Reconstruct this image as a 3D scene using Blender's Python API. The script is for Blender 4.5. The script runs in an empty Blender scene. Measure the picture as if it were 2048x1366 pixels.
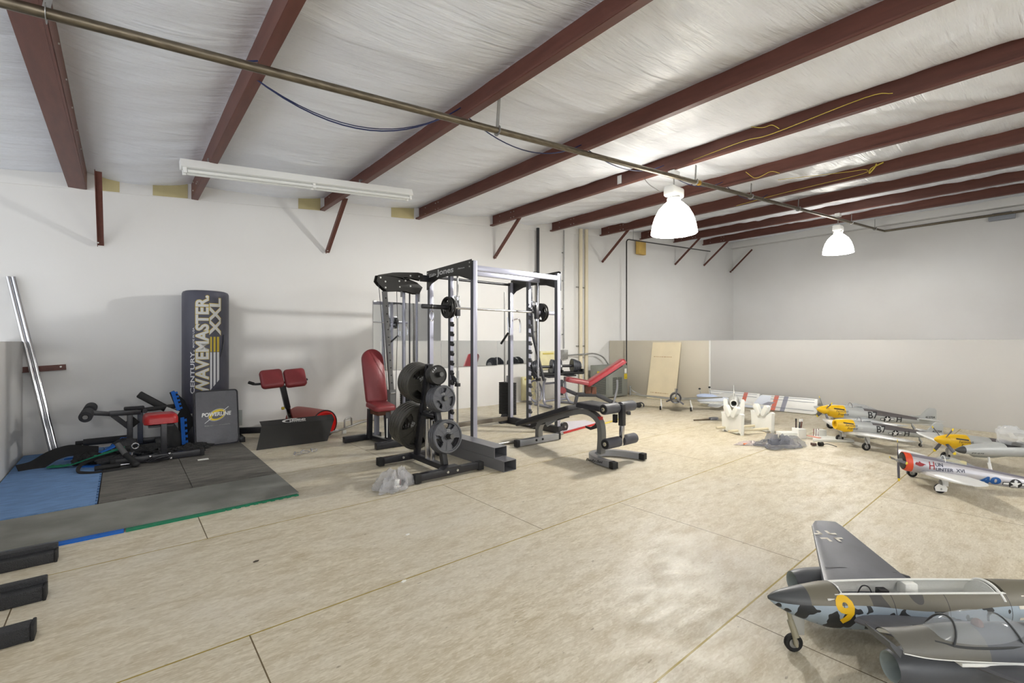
import bpy, bmesh, math, random
from mathutils import Vector, Matrix, Euler
random.seed(7)
V = Vector
PI = math.pi
scene = bpy.context.scene
col = scene.collection

# ---------------------------------------------------------------- camera, world, lamps, exposure
cam_data = bpy.data.cameras.new('camera'); cam = bpy.data.objects.new('camera', cam_data); col.objects.link(cam)
cam.location = (0, 0, 1.2); cam.rotation_euler = (PI/2, 0, math.radians(-40))
cam_data.sensor_width = 36; cam_data.lens = 930/2048*36; cam_data.clip_start = .02; cam_data.clip_end = 100
scene.camera = cam
w = bpy.data.worlds.new('world'); scene.world = w; w.use_nodes = True
w.node_tree.nodes['Background'].inputs[0].default_value = (.91, .945, 1.0, 1)
w.node_tree.nodes['Background'].inputs[1].default_value = 1.4
vs = scene.view_settings
vs.view_transform = 'Standard'; vs.look = 'None'; vs.gamma = 1; vs.use_curve_mapping = False
vs.exposure = .76
LAMP_W = 125          # watts of each lamp bulb
LAMPS = [(5.35, 3.19, 2.55, 1.15, .05), (11.6, 3.10, 3.05, .5, .06), (-.9, -3.4, 2.3, .5, .25), (5.35, -4.6, 2.55, .9, .25)]  # the pair behind the camera is added, unseen fill light for the room
for i, p in enumerate(LAMPS):
    ld = bpy.data.lights.new('lamp_bulb_light', 'POINT'); ld.energy = LAMP_W*p[3]; ld.shadow_soft_size = p[4]
    ld.color = (1.0, .995, .975)
    # wide reflector: less light straight down, more to the sides
    ld.use_nodes = True; nt = ld.node_tree; em = nt.nodes['Emission']; tc = nt.nodes.new('ShaderNodeTexCoord'); sp = nt.nodes.new('ShaderNodeSeparateXYZ'); nt.links.new(tc.outputs['Normal'], sp.inputs[0])
    ab = nt.nodes.new('ShaderNodeMath'); ab.operation = 'ABSOLUTE'; nt.links.new(sp.outputs[2], ab.inputs[0])
    ad = nt.nodes.new('ShaderNodeMath'); ad.operation = 'ADD'; ad.inputs[1].default_value = .22; nt.links.new(ab.outputs[0], ad.inputs[0])
    pw = nt.nodes.new('ShaderNodeMath'); pw.operation = 'POWER'; pw.inputs[1].default_value = -2.0; nt.links.new(ad.outputs[0], pw.inputs[0])
    ml = nt.nodes.new('ShaderNodeMath'); ml.operation = 'MULTIPLY'; ml.inputs[1].default_value = .55; nt.links.new(pw.outputs[0], ml.inputs[0])
    mn = nt.nodes.new('ShaderNodeMath'); mn.operation = 'MINIMUM'; mn.inputs[1].default_value = 1.45; nt.links.new(ml.outputs[0], mn.inputs[0]); nt.links.new(mn.outputs[0], em.inputs['Strength'])
    lo = bpy.data.objects.new('lamp_bulb_light', ld); lo.location = p[:3]; col.objects.link(lo)

# ---------------------------------------------------------------- materials
def lin(c):
    return tuple(((v/255)/12.92 if v/255 <= .04045 else ((v/255+.055)/1.055)**2.4) for v in c)
MATS = {}
def mat(name, rgb, rough=.5, metal=0, var=None, bump=None, emit=0, alpha=None, trans=0, coat=0, rgb2=None, stretch=(1,1,1)):
    """var=(scale, amount) mottles the colour, bump=(scale, strength)"""
    if name in MATS: return MATS[name]
    m = bpy.data.materials.new(name); m.use_nodes = True; nt = m.node_tree; b = nt.nodes['Principled BSDF']
    c = lin(rgb)
    b.inputs['Base Color'].default_value = (*c, 1); b.inputs['Roughness'].default_value = rough; b.inputs['Metallic'].default_value = metal
    b.inputs['Coat Weight'].default_value = coat
    if trans: b.inputs['Transmission Weight'].default_value = trans; b.inputs['IOR'].default_value = 1.1
    if alpha is not None: b.inputs['Alpha'].default_value = alpha
    if emit:
        b.inputs['Emission Color'].default_value = (*c, 1); b.inputs['Emission Strength'].default_value = emit
    if var or bump:
        tc = nt.nodes.new('ShaderNodeTexCoord'); mp = nt.nodes.new('ShaderNodeMapping'); mp.inputs['Scale'].default_value = stretch
        nt.links.new(tc.outputs['Object'], mp.inputs[0])
    if var:
        n = nt.nodes.new('ShaderNodeTexNoise'); n.inputs['Scale'].default_value = var[0]; n.inputs['Detail'].default_value = 6
        nt.links.new(mp.outputs[0], n.inputs['Vector'])
        mix = nt.nodes.new('ShaderNodeMix'); mix.data_type = 'RGBA'
        d = lin(rgb2) if rgb2 else tuple(v*(1-var[1]) for v in c)
        mix.inputs[6].default_value = (*(c if rgb2 else tuple(min(1, v*(1+var[1])) for v in c)), 1); mix.inputs[7].default_value = (*d, 1)
        r = nt.nodes.new('ShaderNodeMapRange'); r.inputs[1].default_value = .35; r.inputs[2].default_value = .65
        nt.links.new(n.outputs[0], r.inputs[0]); nt.links.new(r.outputs[0], mix.inputs[0]); nt.links.new(mix.outputs[2], b.inputs['Base Color'])
    if bump:
        n2 = nt.nodes.new('ShaderNodeTexNoise'); n2.inputs['Scale'].default_value = bump[0]; n2.inputs['Detail'].default_value = 5
        nt.links.new(mp.outputs[0], n2.inputs['Vector'])
        bp = nt.nodes.new('ShaderNodeBump'); bp.inputs['Strength'].default_value = bump[1]; bp.inputs['Distance'].default_value = .02
        nt.links.new(n2.outputs[0], bp.inputs['Height']); nt.links.new(bp.outputs[0], b.inputs['Normal'])
    MATS[name] = m
    return m

# ---------------------------------------------------------------- mesh building helpers
def frame(o, x, y):
    """matrix with origin o, local x and y axes"""
    x = V(x).normalized(); z = x.cross(V(y)).normalized(); y = z.cross(x)
    M = Matrix((x, y, z)).transposed().to_4x4(); M.translation = V(o); return M
def T(*a): return Matrix.Translation(V(a))
def RZ(d): return Matrix.Rotation(math.radians(d), 4, 'Z')
def RX(d): return Matrix.Rotation(math.radians(d), 4, 'X')
def RY(d): return Matrix.Rotation(math.radians(d), 4, 'Y')
I4 = Matrix.Identity(4)

class MB:
    def __init__(s): s.bm = bmesh.new(); s.mats = []; s.cur = 0
    def m(s, mt):
        if mt not in s.mats: s.mats.append(mt)
        s.cur = s.mats.index(mt); return s
    def face(s, vs):
        try: f = s.bm.faces.new(vs)
        except ValueError: return None
        f.material_index = s.cur; return f
    def box(s, c, d, M=None, bev=0, seg=2):
        c = V(c); h = V(d)/2; vs = []
        for i in range(8):
            p = c + V((h.x if i & 1 else -h.x, h.y if i & 2 else -h.y, h.z if i & 4 else -h.z))
            if M is not None: p = M @ p
            vs.append(s.bm.verts.new(p))
        fs = [s.face([vs[i] for i in q]) for q in ((0,2,3,1),(4,5,7,6),(0,1,5,4),(2,6,7,3),(0,4,6,2),(1,3,7,5))]
        if bev:
            es = list({e for f in fs for e in f.edges})
            r = bmesh.ops.bevel(s.bm, geom=es, offset=bev, segments=seg, affect='EDGES', profile=.5)
            for f in r['faces']: f.material_index = s.cur
        return s
    def bar(s, a, b, w, h, up=(0,0,1), bev=0):
        """rectangular bar from a to b, width w sideways, height h along up"""
        a = V(a); b = V(b); x = (b-a); L = x.length
        u = V(up)
        if abs(x.normalized().dot(u)) > .99: u = V((0,1,0))
        y = u.cross(x); M = frame(a, x, y)
        return s.box((L/2,0,0), (L,w,h), M, bev)
    def hollow(s, a, b, w, h, t, up=(0,0,1)):
        """hollow rectangular tube, ends open"""
        a = V(a); b = V(b); x = b-a; L = x.length; M = frame(a, x, V(up).cross(x))
        R = []
        for X in (0, L):
            o = [s.bm.verts.new(M @ V((X, sy*w/2, sz*h/2))) for sy, sz in ((-1,-1),(1,-1),(1,1),(-1,1))]
            i = [s.bm.verts.new(M @ V((X, sy*(w/2-t), sz*(h/2-t)))) for sy, sz in ((-1,-1),(1,-1),(1,1),(-1,1))]
            R.append((o, i))
        for k in range(4):
            j = (k+1) % 4
            s.face([R[0][0][k], R[0][0][j], R[1][0][j], R[1][0][k]]); s.face([R[0][1][j], R[0][1][k], R[1][1][k], R[1][1][j]])
            s.face([R[0][0][j], R[0][0][k], R[0][1][k], R[0][1][j]]); s.face([R[1][0][k], R[1][0][j], R[1][1][j], R[1][1][k]])
        return s
    def loft(s, rings, cap=True, close=True):
        vr = [[s.bm.verts.new(V(p)) for p in r] for r in rings]; n = len(vr[0])
        for a, b in zip(vr, vr[1:]):
            for k in range(n if close else n-1):
                j = (k+1) % n; s.face([a[k], a[j], b[j], b[k]])
        if cap: s.face(vr[0][::-1]); s.face(vr[-1])
        return s
    def tube(s, pts, r, n=10, closed=False, cap=True, sx=1, up=None):
        pts = [V(p) for p in pts]; m = len(pts); rings = []; prev = None
        for i, p in enumerate(pts):
            if closed: t = pts[(i+1) % m]-pts[i-1]
            else: t = pts[min(i+1, m-1)]-pts[max(i-1, 0)]
            t.normalize()
            if up is not None: a = V(up)
            elif prev is None: a = V((0,0,1)) if abs(t.z) < .9 else V((1,0,0))
            else: a = prev
            a = (a - t*a.dot(t)).normalized(); prev = a; b = t.cross(a)
            rr = r[i] if isinstance(r, (list, tuple)) else r
            rings.append([p + (a*math.cos(k*2*PI/n) + b*math.sin(k*2*PI/n)*sx)*rr for k in range(n)])
        if closed: rings.append(rings[0])
        return s.loft(rings, cap and not closed) if not closed else s._ring(rings[:-1])
    def _ring(s, rings):
        vr = [[s.bm.verts.new(p) for p in r] for r in rings]; n = len(vr[0]); m = len(vr)
        for i in range(m):
            a, b = vr[i], vr[(i+1) % m]
            for k in range(n): j = (k+1) % n; s.face([a[k], a[j], b[j], b[k]])
        return s
    def sweep(s, pts, prof, up=(0,0,1)):
        """sweep a 2-D profile (side, up) along pts"""
        pts = [V(p) for p in pts]; m = len(pts); rings = []
        for i, p in enumerate(pts):
            t = (pts[min(i+1, m-1)]-pts[max(i-1, 0)]).normalized()
            sd = V(up).cross(t).normalized(); u = t.cross(sd)
            rings.append([p + sd*q[0] + u*q[1] for q in prof])
        return s.loft(rings)
    def strap(s, pts, w, t, up=(0,0,1)):
        return s.sweep(pts, ((-w/2,-t/2),(w/2,-t/2),(w/2,t/2),(-w/2,t/2)), up)
    def cyl(s, a, b, r, r2=None, n=20): return s.tube([a, b], [r, r if r2 is None else r2], n)
    def lathe(s, prof, M=I4, n=28, cap=False):
        """prof: (radius, height) along local z"""
        rings = [[M @ V((r*math.cos(k*2*PI/n), r*math.sin(k*2*PI/n), h)) for k in range(n)] for r, h in prof]
        return s.loft(rings, cap)
    def ell(s, c, r, n=14, M=I4):
        prof = [(math.sin(PI*i/n), -math.cos(PI*i/n)) for i in range(n+1)]
        prof[0] = (.001, -1); prof[-1] = (.001, 1)
        D = M @ T(*c) @ Matrix.Diagonal((r[0], r[1], r[2], 1))
        return s.lathe(prof, D, 2*n)
    def prism(s, poly, t, M=I4, bev=0):
        """extrude an outline (local x,y) by t along local z"""
        a = [s.bm.verts.new(M @ V((p[0], p[1], 0))) for p in poly]; b = [s.bm.verts.new(M @ V((p[0], p[1], t))) for p in poly]
        n = len(poly); fs = [s.face(a[::-1]), s.face(b)]
        for k in range(n): j = (k+1) % n; fs.append(s.face([a[k], a[j], b[j], b[k]]))
        if bev:
            es = [e for f in fs[:2] for e in f.edges]
            r = bmesh.ops.bevel(s.bm, geom=list(set(es)), offset=bev, segments=3, affect='EDGES', profile=.5)
            for f in r['faces']: f.material_index = s.cur
        return s
    def grid(s, nx, ny, fn):
        g = [[s.bm.verts.new(V(fn(i/nx, j/ny))) for j in range(ny+1)] for i in range(nx+1)]
        for i in range(nx):
            for j in range(ny): s.face([g[i][j], g[i+1][j], g[i+1][j+1], g[i][j+1]])
        return s
    def text(s, body, M, fit, bold=0, depth=.0012, fn=None, shear=0, spacing=1):
        """lettering scaled into the box fit=(x, y, width, height)"""
        cu = bpy.data.curves.new('t', 'FONT'); cu.body = body; cu.size = 1; cu.offset = bold; cu.extrude = depth/2 if depth else 0
        cu.shear = shear; cu.space_character = spacing; cu.resolution_u = 3
        o = bpy.data.objects.new('t', cu); col.objects.link(o)
        dg = bpy.context.evaluated_depsgraph_get(); me = bpy.data.meshes.new_from_object(o.evaluated_get(dg))
        if fn:
            tb = bmesh.new(); tb.from_mesh(me); ys = [v.co.y for v in tb.verts]; a, b = min(ys), max(ys)
            for k in range(1, 8): bmesh.ops.bisect_plane(tb, geom=tb.verts[:]+tb.edges[:]+tb.faces[:], plane_co=(0, a+(b-a)*k/8, 0), plane_no=(0, 1, 0))
            tb.to_mesh(me); tb.free()
        vm = []; X = [v.co.x for v in me.vertices]; Y = [v.co.y for v in me.vertices]
        x0, x1, y0, y1 = min(X), max(X), min(Y), max(Y)
        for v in me.vertices:
            p = V((fit[0]+(v.co.x-x0)/(x1-x0)*fit[2], fit[1]+(v.co.y-y0)/(y1-y0)*fit[3], v.co.z)); p = fn(p) if fn else p
            vm.append(s.bm.verts.new(M @ p))
        for f in me.polygons: s.face([vm[i] for i in f.vertices])
        bpy.data.objects.remove(o); bpy.data.curves.remove(cu); bpy.data.meshes.remove(me)
        return s
    def build(s, name, parent=None, loc=None, angle=38, keep=False):
        if not keep: bmesh.ops.recalc_face_normals(s.bm, faces=s.bm.faces)
        me = bpy.data.meshes.new(name)
        for f in s.bm.faces: f.smooth = True
        s.bm.to_mesh(me); s.bm.free()
        for m_ in s.mats: me.materials.append(m_)
        me.set_sharp_from_angle(angle=math.radians(angle))
        o = bpy.data.objects.new(name, me); col.objects.link(o)
        if parent is not None: o.parent = parent
        if loc: o.location = loc
        return o
def B(mt): return MB().m(mt)
def thing(name, label, cat, loc=(0,0,0), rz=0, group=None):
    o = bpy.data.objects.new(name, None); o.empty_display_size = .1; col.objects.link(o)
    o.location = loc; o.rotation_euler = (0,0,math.radians(rz)); o['label'] = label; o['category'] = cat
    if group: o['group'] = group
    return o
def tag(o, label, cat, group=None, kind=None):
    o['label'] = label; o['category'] = cat
    if group: o['group'] = group
    if kind: o['kind'] = kind
    return o
def struct(name, mb, **k):
    o = mb.build(name, **k); o['kind'] = 'structure'; return o
def dup(root, loc=None, rz=None, label=None, group=None, M=None):
    r = root.copy(); col.objects.link(r)
    if loc is not None: r.location = loc
    if rz is not None: r.rotation_euler = (0,0,math.radians(rz))
    if M is not None: r.matrix_basis = M
    if label: r['label'] = label
    if group: r['group'] = group
    for ch in list(root.children):
        c = ch.copy(); col.objects.link(c); c.parent = r
        for g in list(ch.children):
            d = g.copy(); col.objects.link(d); d.parent = c
    return r
def arc(c, r, a0, a1, n, ax=(1,0,0), ay=(0,1,0)):
    c = V(c); ax = V(ax); ay = V(ay)
    return [c + ax*(r*math.cos(math.radians(a0+(a1-a0)*i/n))) + ay*(r*math.sin(math.radians(a0+(a1-a0)*i/n))) for i in range(n+1)]
def smooth(pts, n=6):
    """Catmull-Rom through pts"""
    P = [V(p) for p in pts]; P = [P[0]*2-P[1]] + P + [P[-1]*2-P[-2]]; out = []
    for i in range(1, len(P)-2):
        for k in range(n):
            t = k/n; a, b, c, d = P[i-1:i+3]
            out.append(.5*((2*b)+(c-a)*t+(2*a-5*b+4*c-d)*t*t+(3*b-a-3*c+d)*t**3))
    out.append(P[-2]); return out
def rrect(w, h, r, n=4):
    o = []
    for cx, cy, a in ((w/2-r, h/2-r, 0), (-w/2+r, h/2-r, 90), (-w/2+r, -h/2+r, 180), (w/2-r, -h/2+r, 270)):
        for k in range(n+1): t = math.radians(a+90*k/n); o.append((cx+r*math.cos(t), cy+r*math.sin(t)))
    return o

# common materials
M_red_steel = mat('red_oxide_steel', (98, 58, 48), .5, 0, var=(3, .12), bump=(60, .08), stretch=(8, 1, 8))
M_black = mat('black_powder_coat', (38, 38, 42), .38, 0, var=(40, .1))
M_black_matte = mat('matte_black_steel', (26, 25, 24), .6)
M_silver = mat('silver_grey_paint', (146, 147, 158), .32, .35)
M_silver_dark = mat('shaded_side_hook_grey', (92, 94, 98), .4, .3)  # painted shade for left faces of rack posts, also grey of right hooks
M_chrome = mat('chrome', (205, 205, 208), .16, 1)
M_steel = mat('dull_steel', (160, 158, 154), .38, .9)
M_foam = mat('black_foam', (40, 40, 43), .75, 0, bump=(250, .2))
M_rubber = mat('black_rubber', (22, 22, 23), .7)
M_redv = mat('burgundy_vinyl', (128, 46, 50), .4, 0, bump=(300, .05))
M_redb = mat('bright_red_vinyl', (170, 28, 30), .34, 0, bump=(60, .12))
M_iron = mat('cast_iron_plate', (50, 49, 47), .3, .5, bump=(160, .15))
M_irong = mat('grey_enamel_plate', (94, 95, 99), .32, .5, bump=(160, .2))
M_white = mat('white_enamel', (232, 232, 228), .4)
M_wht_foam = mat('white_foam', (236, 236, 230), .7, bump=(200, .1))
M_galv = mat('galvanised_steel', (160, 160, 158), .42, .7, var=(20, .1))
M_cream_pvc = mat('cream_pipe', (214, 203, 176), .5)
M_bolt = mat('zinc_bolt', (196, 196, 192), .3, .8)
M_tyre = mat('tyre_rubber', (28, 27, 26), .8)

# ---------------------------------------------------------------- setting
def zb(x): return 2.9 + .0873*x            # underside of the purlins
YW = 6.95
def wall_mat(name, rgb, rgb2):
    m = mat(name, rgb, .62, 0, var=(.55, .03), rgb2=rgb2, bump=(35, .03))
    return m
M_wall = wall_mat('painted_drywall', (223, 222, 219), (216, 214, 210))
M_wall_low = wall_mat('grey_painted_drywall', (187, 185, 180), (181, 179, 174))
M_wall_bei = wall_mat('bare_grey_beige_board', (194, 187, 170), (187, 180, 163))
M_tan = mat('kraft_paper_strip', (186, 174, 130), .7, var=(4, .08))

def floor_material():
    m = bpy.data.materials.new('osb_subfloor'); m.use_nodes = True; nt = m.node_tree; N = nt.nodes; L = nt.links; b = N['Principled BSDF']
    b.inputs['Roughness'].default_value = .5
    tc = N.new('ShaderNodeTexCoord')
    def mp(sc, rz=0):
        q = N.new('ShaderNodeMapping'); q.inputs['Scale'].default_value = sc; q.inputs['Rotation'].default_value = (0,0,rz); L.new(tc.outputs['Object'], q.inputs[0]); return q.outputs[0]
    def math_(op, a, b_=None, c=None):
        q = N.new('ShaderNodeMath'); q.operation = op
        for i, v in enumerate((a, b_, c)):
            if v is None: continue
            if isinstance(v, (int, float)): q.inputs[i].default_value = v
            else: L.new(v, q.inputs[i])
        return q.outputs[0]
    def mixc(f, a, b_):
        q = N.new('ShaderNodeMix'); q.data_type = 'RGBA'
        if isinstance(f, float): q.inputs[0].default_value = f
        else: L.new(f, q.inputs[0])
        for i, v in ((6, a), (7, b_)):
            if isinstance(v, tuple): q.inputs[i].default_value = (*lin(v), 1)
            else: L.new(v, q.inputs[i])
        return q.outputs[2]
    def rng(x, a, b_, c=0, d=1):
        q = N.new('ShaderNodeMapRange'); L.new(x, q.inputs[0])
        for i, v in enumerate((a, b_, c, d)): q.inputs[i+1].default_value = v
        return q.outputs[0]
    # strand flakes: two stretched voronoi layers at different angles, wobbled
    nz = N.new('ShaderNodeTexNoise'); nz.inputs['Scale'].default_value = 9; L.new(mp((1,1,1)), nz.inputs['Vector'])
    fl = []
    for sc, rz in (((16, 46, 1), .25), ((22, 70, 1), -.35)):
        q = N.new('ShaderNodeMix'); q.data_type = 'VECTOR'; q.inputs[0].default_value = .12
        L.new(mp(sc, rz), q.inputs[4]); L.new(nz.outputs[1], q.inputs[5])
        v = N.new('ShaderNodeTexVoronoi'); v.inputs['Scale'].default_value = 1; L.new(q.outputs[1], v.inputs['Vector'])
        s_ = N.new('ShaderNodeSeparateColor'); L.new(v.outputs['Color'], s_.inputs[0]); fl.append(s_.outputs[0])
    c = mixc(rng(fl[0], 0, 1), (211, 203, 181), (190, 179, 152))
    c2 = mixc(rng(fl[1], 0, 1), (219, 212, 193), (182, 171, 146))
    c = mixc(.5, c, c2)
    # broad wear and pale dusty areas
    n1 = N.new('ShaderNodeTexNoise'); n1.inputs['Scale'].default_value = .9; n1.inputs['Detail'].default_value = 8; L.new(mp((1, 1.3, 1)), n1.inputs['Vector'])
    c = mixc(rng(n1.outputs[0], .42, .68, 0, .55), c, (214, 209, 196))
    n2 = N.new('ShaderNodeTexNoise'); n2.inputs['Scale'].default_value = 5; n2.inputs['Detail'].default_value = 9; L.new(mp((1, 2.2, 1), .2), n2.inputs['Vector'])
    c = mixc(rng(n2.outputs[0], .50, .72, 0, .34), c, (158, 138, 100))
    # dark knots and chips
    n3 = N.new('ShaderNodeTexNoise'); n3.inputs['Scale'].default_value = 17; n3.inputs['Detail'].default_value = 4; L.new(mp((1, 2.8, 1), .3), n3.inputs['Vector'])
    c = mixc(rng(n3.outputs[0], .69, .74, 0, .6), c, (92, 76, 52))
    n4 = N.new('ShaderNodeTexNoise'); n4.inputs['Scale'].default_value = 42; n4.inputs['Detail'].default_value = 5; L.new(mp((1, 3.2, 1), .25), n4.inputs['Vector'])
    c = mixc(rng(n4.outputs[0], .52, .72, 0, .5), c, (170, 154, 122)); c = mixc(rng(n4.outputs[0], .46, .30, 0, .5), c, (228, 222, 206))
    # panel seams, 4 x 8 ft sheets laid in staggered rows
    sp = N.new('ShaderNodeSeparateXYZ'); L.new(tc.outputs['Object'], sp.inputs[0]); x, y = sp.outputs[0], sp.outputs[1]
    v = math_('DIVIDE', math_('SUBTRACT', y, .93), 1.214)
    row = math_('FLOOR', v); dy = math_('MULTIPLY', math_('PINGPONG', v, .5), 1.214)
    par = math_('FLOORED_MODULO', row, 2.0)
    off = math_('MULTIPLY_ADD', par, 1.66, .40)
    h = math_('DIVIDE', math_('SUBTRACT', x, off), 2.44); dx = math_('MULTIPLY', math_('PINGPONG', h, .5), 2.44)
    c = mixc(math_('LESS_THAN', dy, .0042), c, (150, 128, 34))
    c = mixc(math_('LESS_THAN', dx, .0026), c, (96, 80, 50))
    L.new(c, b.inputs['Base Color'])
    L.new(rng(n2.outputs[0], .4, .7, .46, .66), b.inputs['Roughness'])
    bp = N.new('ShaderNodeBump'); bp.inputs['Strength'].default_value = .25; bp.inputs['Distance'].default_value = .004
    hh = math_('ADD', fl[0], math_('MULTIPLY', math_('LESS_THAN', dy, .005), -2.0)); L.new(hh, bp.inputs['Height']); L.new(bp.outputs[0], b.inputs['Normal'])
    return m
struct('floor', B(floor_material()).box((4.05, .5, -.1), (9.9, 12.9, .2)))
# tall walls
struct('wall_back', B(M_wall).box((4.6, YW+.1, .9), (21.4, .2, 7.9)))
struct('floor_lower', B(mat('lower_concrete', (150, 148, 142), .7)).box((4.6, .0, -3.15), (21.4, 14, .2)))
struct('wall_front', B(M_wall).box((9.6, -6.6, .9), (11.2, .2, 7.9)))
struct('wall_right', B(M_wall).box((15.3, .0, .9), (.2, 14.2, 7.9)))
# low guard walls at eye height
struct('wall_low_left', B(M_wall).box((-.85, 1.5, .6), (.13, 10.88, 1.2), bev=.004))
mb = B(M_wall_low); mb.box((8.88, -.65, .612), (.15, 10.24, 1.225), bev=.004)
struct('wall_low_right', mb)
mb = B(M_wall_bei); mb.box((8.885, 5.71, .61), (.14, 2.44, 1.22), bev=.004)
struct('wall_low_corner', mb)
struct('trim_1', B(mat('white_metal_edge', (214, 214, 208), .4)).box((8.80, 4.475, .61), (.014, .03, 1.22)))
# drywall header strip under the insulation, with taped patches
mb = B(M_wall)
for a, b in ((-6, 15.2),):
    mb.prism([(a, zb(a)-.005), (b, zb(b)-.005), (b, zb(b)+.24), (a, zb(a)+.24)], .012, frame((0, YW, 0), (1,0,0), (0,0,1)))
struct('trim_2', mb)
mb = B(M_tan)
for a, b in ((-.22, -.02), (.28, .62), (1.9, 2.2), (3.3, 3.7)):
    mb.prism([(a, zb(a)+.002), (b, zb(b)+.002), (b, zb(b)+.2), (a, zb(a)+.2)], .006, frame((0, YW-.012, 0), (1,0,0), (0,0,1)))
struct('trim_3', mb)
# header above the far right wall
struct('trim_4', B(M_wall).box((15.1, 1.5, 4.36), (.2, 11, .34), bev=.02))

# insulation ceiling draped over the purlins
def ins_mat():
    m = mat('vinyl_faced_insulation', (238, 241, 247), .34, 0)
    nt = m.node_tree; N = nt.nodes; L = nt.links; b = N['Principled BSDF']
    tc = N.new('ShaderNodeTexCoord'); hs = []
    for sc, amt in (((1.3, 13, 1), 1.0), ((5, 60, 1), .3), ((2.5, 3, 1), .6)):
        q = N.new('ShaderNodeMapping'); q.inputs['Scale'].default_value = sc; L.new(tc.outputs['Object'], q.inputs[0])
        n = N.new('ShaderNodeTexNoise'); n.inputs['Scale'].default_value = 1; n.inputs['Detail'].default_value = 5; n.inputs['Distortion'].default_value = .6; L.new(q.outputs[0], n.inputs['Vector'])
        k = N.new('ShaderNodeMath'); k.operation = 'MULTIPLY'; k.inputs[1].default_value = amt; L.new(n.outputs[0], k.inputs[0]); hs.append(k.outputs[0])
    a = N.new('ShaderNodeMath'); L.new(hs[0], a.inputs[0]); L.new(hs[1], a.inputs[1])
    a2 = N.new('ShaderNodeMath'); L.new(a.outputs[0], a2.inputs[0]); L.new(hs[2], a2.inputs[1])
    bp = N.new('ShaderNodeBump'); bp.inputs['Strength'].default_value = .85; bp.inputs['Distance'].default_value = .03
    L.new(a2.outputs[0], bp.inputs['Height']); L.new(bp.outputs[0], b.inputs['Normal'])
    return m
PX = [-.30, .66, 2.26, 3.80, 5.35, 6.92, 8.53, 10.10, 11.66, 13.25]
def ceil_z(x, y):
    k = [-5.1, -3.5, -1.9] + PX + [14.85, 16.4]
    for a, b in zip(k, k[1:]):
        if a <= x <= b:
            t = (x-a)/(b-a); sag = math.sin(PI*t)**.55
            wr = .006*math.sin(7*y+3*x) + .005*math.sin(17*y+5*math.sin(2*x)) + .012*math.sin(1.7*y+a)
            lap = -.012*math.exp(-((y-round((y-a*.7)/1.22)*1.22-a*.7)/.03)**2)
            return zb(x)+.205 - .075*sag + (wr*(1+.9*(x > 4.6))+lap*1.6)*sag
    return zb(x)+.2
mb = B(ins_mat()); mb.grid(330, 200, lambda u, v: ((x := -5+20.2*u), (y := YW+.02-13*v), ceil_z(x, y))); struct('ceiling', mb, keep=True)
# ---------------------------------------------------------------- roof beams
ORD = ['first', 'second', 'third', 'fourth', 'fifth', 'sixth', 'seventh', 'eighth', 'ninth', 'tenth']
NOTE = ['seen from its right side beside the left pipe strap', 'running behind the left end of the strip light', 'running behind the right end of the strip light',
        'without a brace, ending right of the strip light', 'carrying the nearer dome lamp', 'without a brace, right of the dome lamp beam',
        'with yellow wire along it and a brace at the wall', 'partly hidden at the wall by the nearer dome lamp', 'carrying the farther dome lamp', 'last one, nearest the far right wall']
BR = {0: 1, 2: 1, 4: 1, 6: 1, 8: 1, 9: 1}
def purlin(x, side, y0=6.94, y1=-5.5):
    z = zb(x); h = .2; t = .006; mb = B(M_red_steel)
    fx = x + side*.065
    mb.box((x, (y0+y1)/2, z+h/2), (t, y0-y1, h))
    mb.box(((x+fx)/2, (y0+y1)/2, z), (.065, y0-y1, t)); mb.box((fx, (y0+y1)/2, z+.009), (t, y0-y1, .018))
    mb.box((x-side*.0325, (y0+y1)/2, z+h), (.065, y0-y1, t))
    return mb
for i, x in enumerate(PX):
    side = 1 if i == 1 else -1
    t = thing('roof_beam', '%s red steel roof beam from the left, %s' % (ORD[i], NOTE[i]), 'beam', (0,0,0), 0, 'red steel roof beams')
    mb = purlin(x, side)
    if i == 0:
        mb.box((x-.08, .72, zb(x)-.0), (.13, 12.44, .008)); mb.box((x+.03, .72, zb(x)+.2), (.07, 12.44, .006)); mb.box((x+.004, .72, zb(x)+.1), (.004, 12.44, .2))
    mb.build('web', t)
    # lap splice plate and bolts near the wall
    for yy in (6.72, 6.4, 6.32):
        for dz in (.05, .15): B(M_bolt).cyl((x-.002, yy, zb(x)+dz), (x-.012, yy, zb(x)+dz), .008, n=8).build('bolt', t)
    if i == 0:
        for k in range(9): B(M_bolt).cyl((x+.002, 1.9+.5*k, zb(x)+.12), (x+.013, 1.9+.5*k, zb(x)+.12), .007, n=8).build('bolt', t)
    if i in BR:
        bx = x + (.12 if i == 0 else .04)
        p0 = V((bx, 6.93, zb(x)-.60)); p1 = V((bx, 6.2, zb(x)+.02)); q = B(M_red_steel)
        q.bar(p0, p1, .055, .006, up=(0, .68, .74)); q.bar(p0+V((-.026,0,0)), p1+V((-.026,0,0)), .006, .055, up=(0,.68,.74))
        br = q.build('brace', t)
        B(M_bolt).cyl((bx-.02, 6.9, zb(x)-.575), (bx-.02, 6.86, zb(x)-.585), .008, n=8).build('bolt', br)
t = thing('wall_brace', 'dark steel brace at the far right corner without a red beam above it', 'brace')
q = B(M_red_steel); q.bar((14.93, 6.93, 3.42), (14.93, 6.25, 4.05), .05, .006, up=(0,.68,.74)); q.bar((14.955, 6.93, 3.42), (14.955, 6.25, 4.05), .006, .05, up=(0,.68,.74)); q.build('angle_bar', t); 
B(M_bolt).cyl((14.92, 6.88, 3.45), (14.92, 6.84, 3.43), .008, n=8).build('bolt', t)

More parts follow.
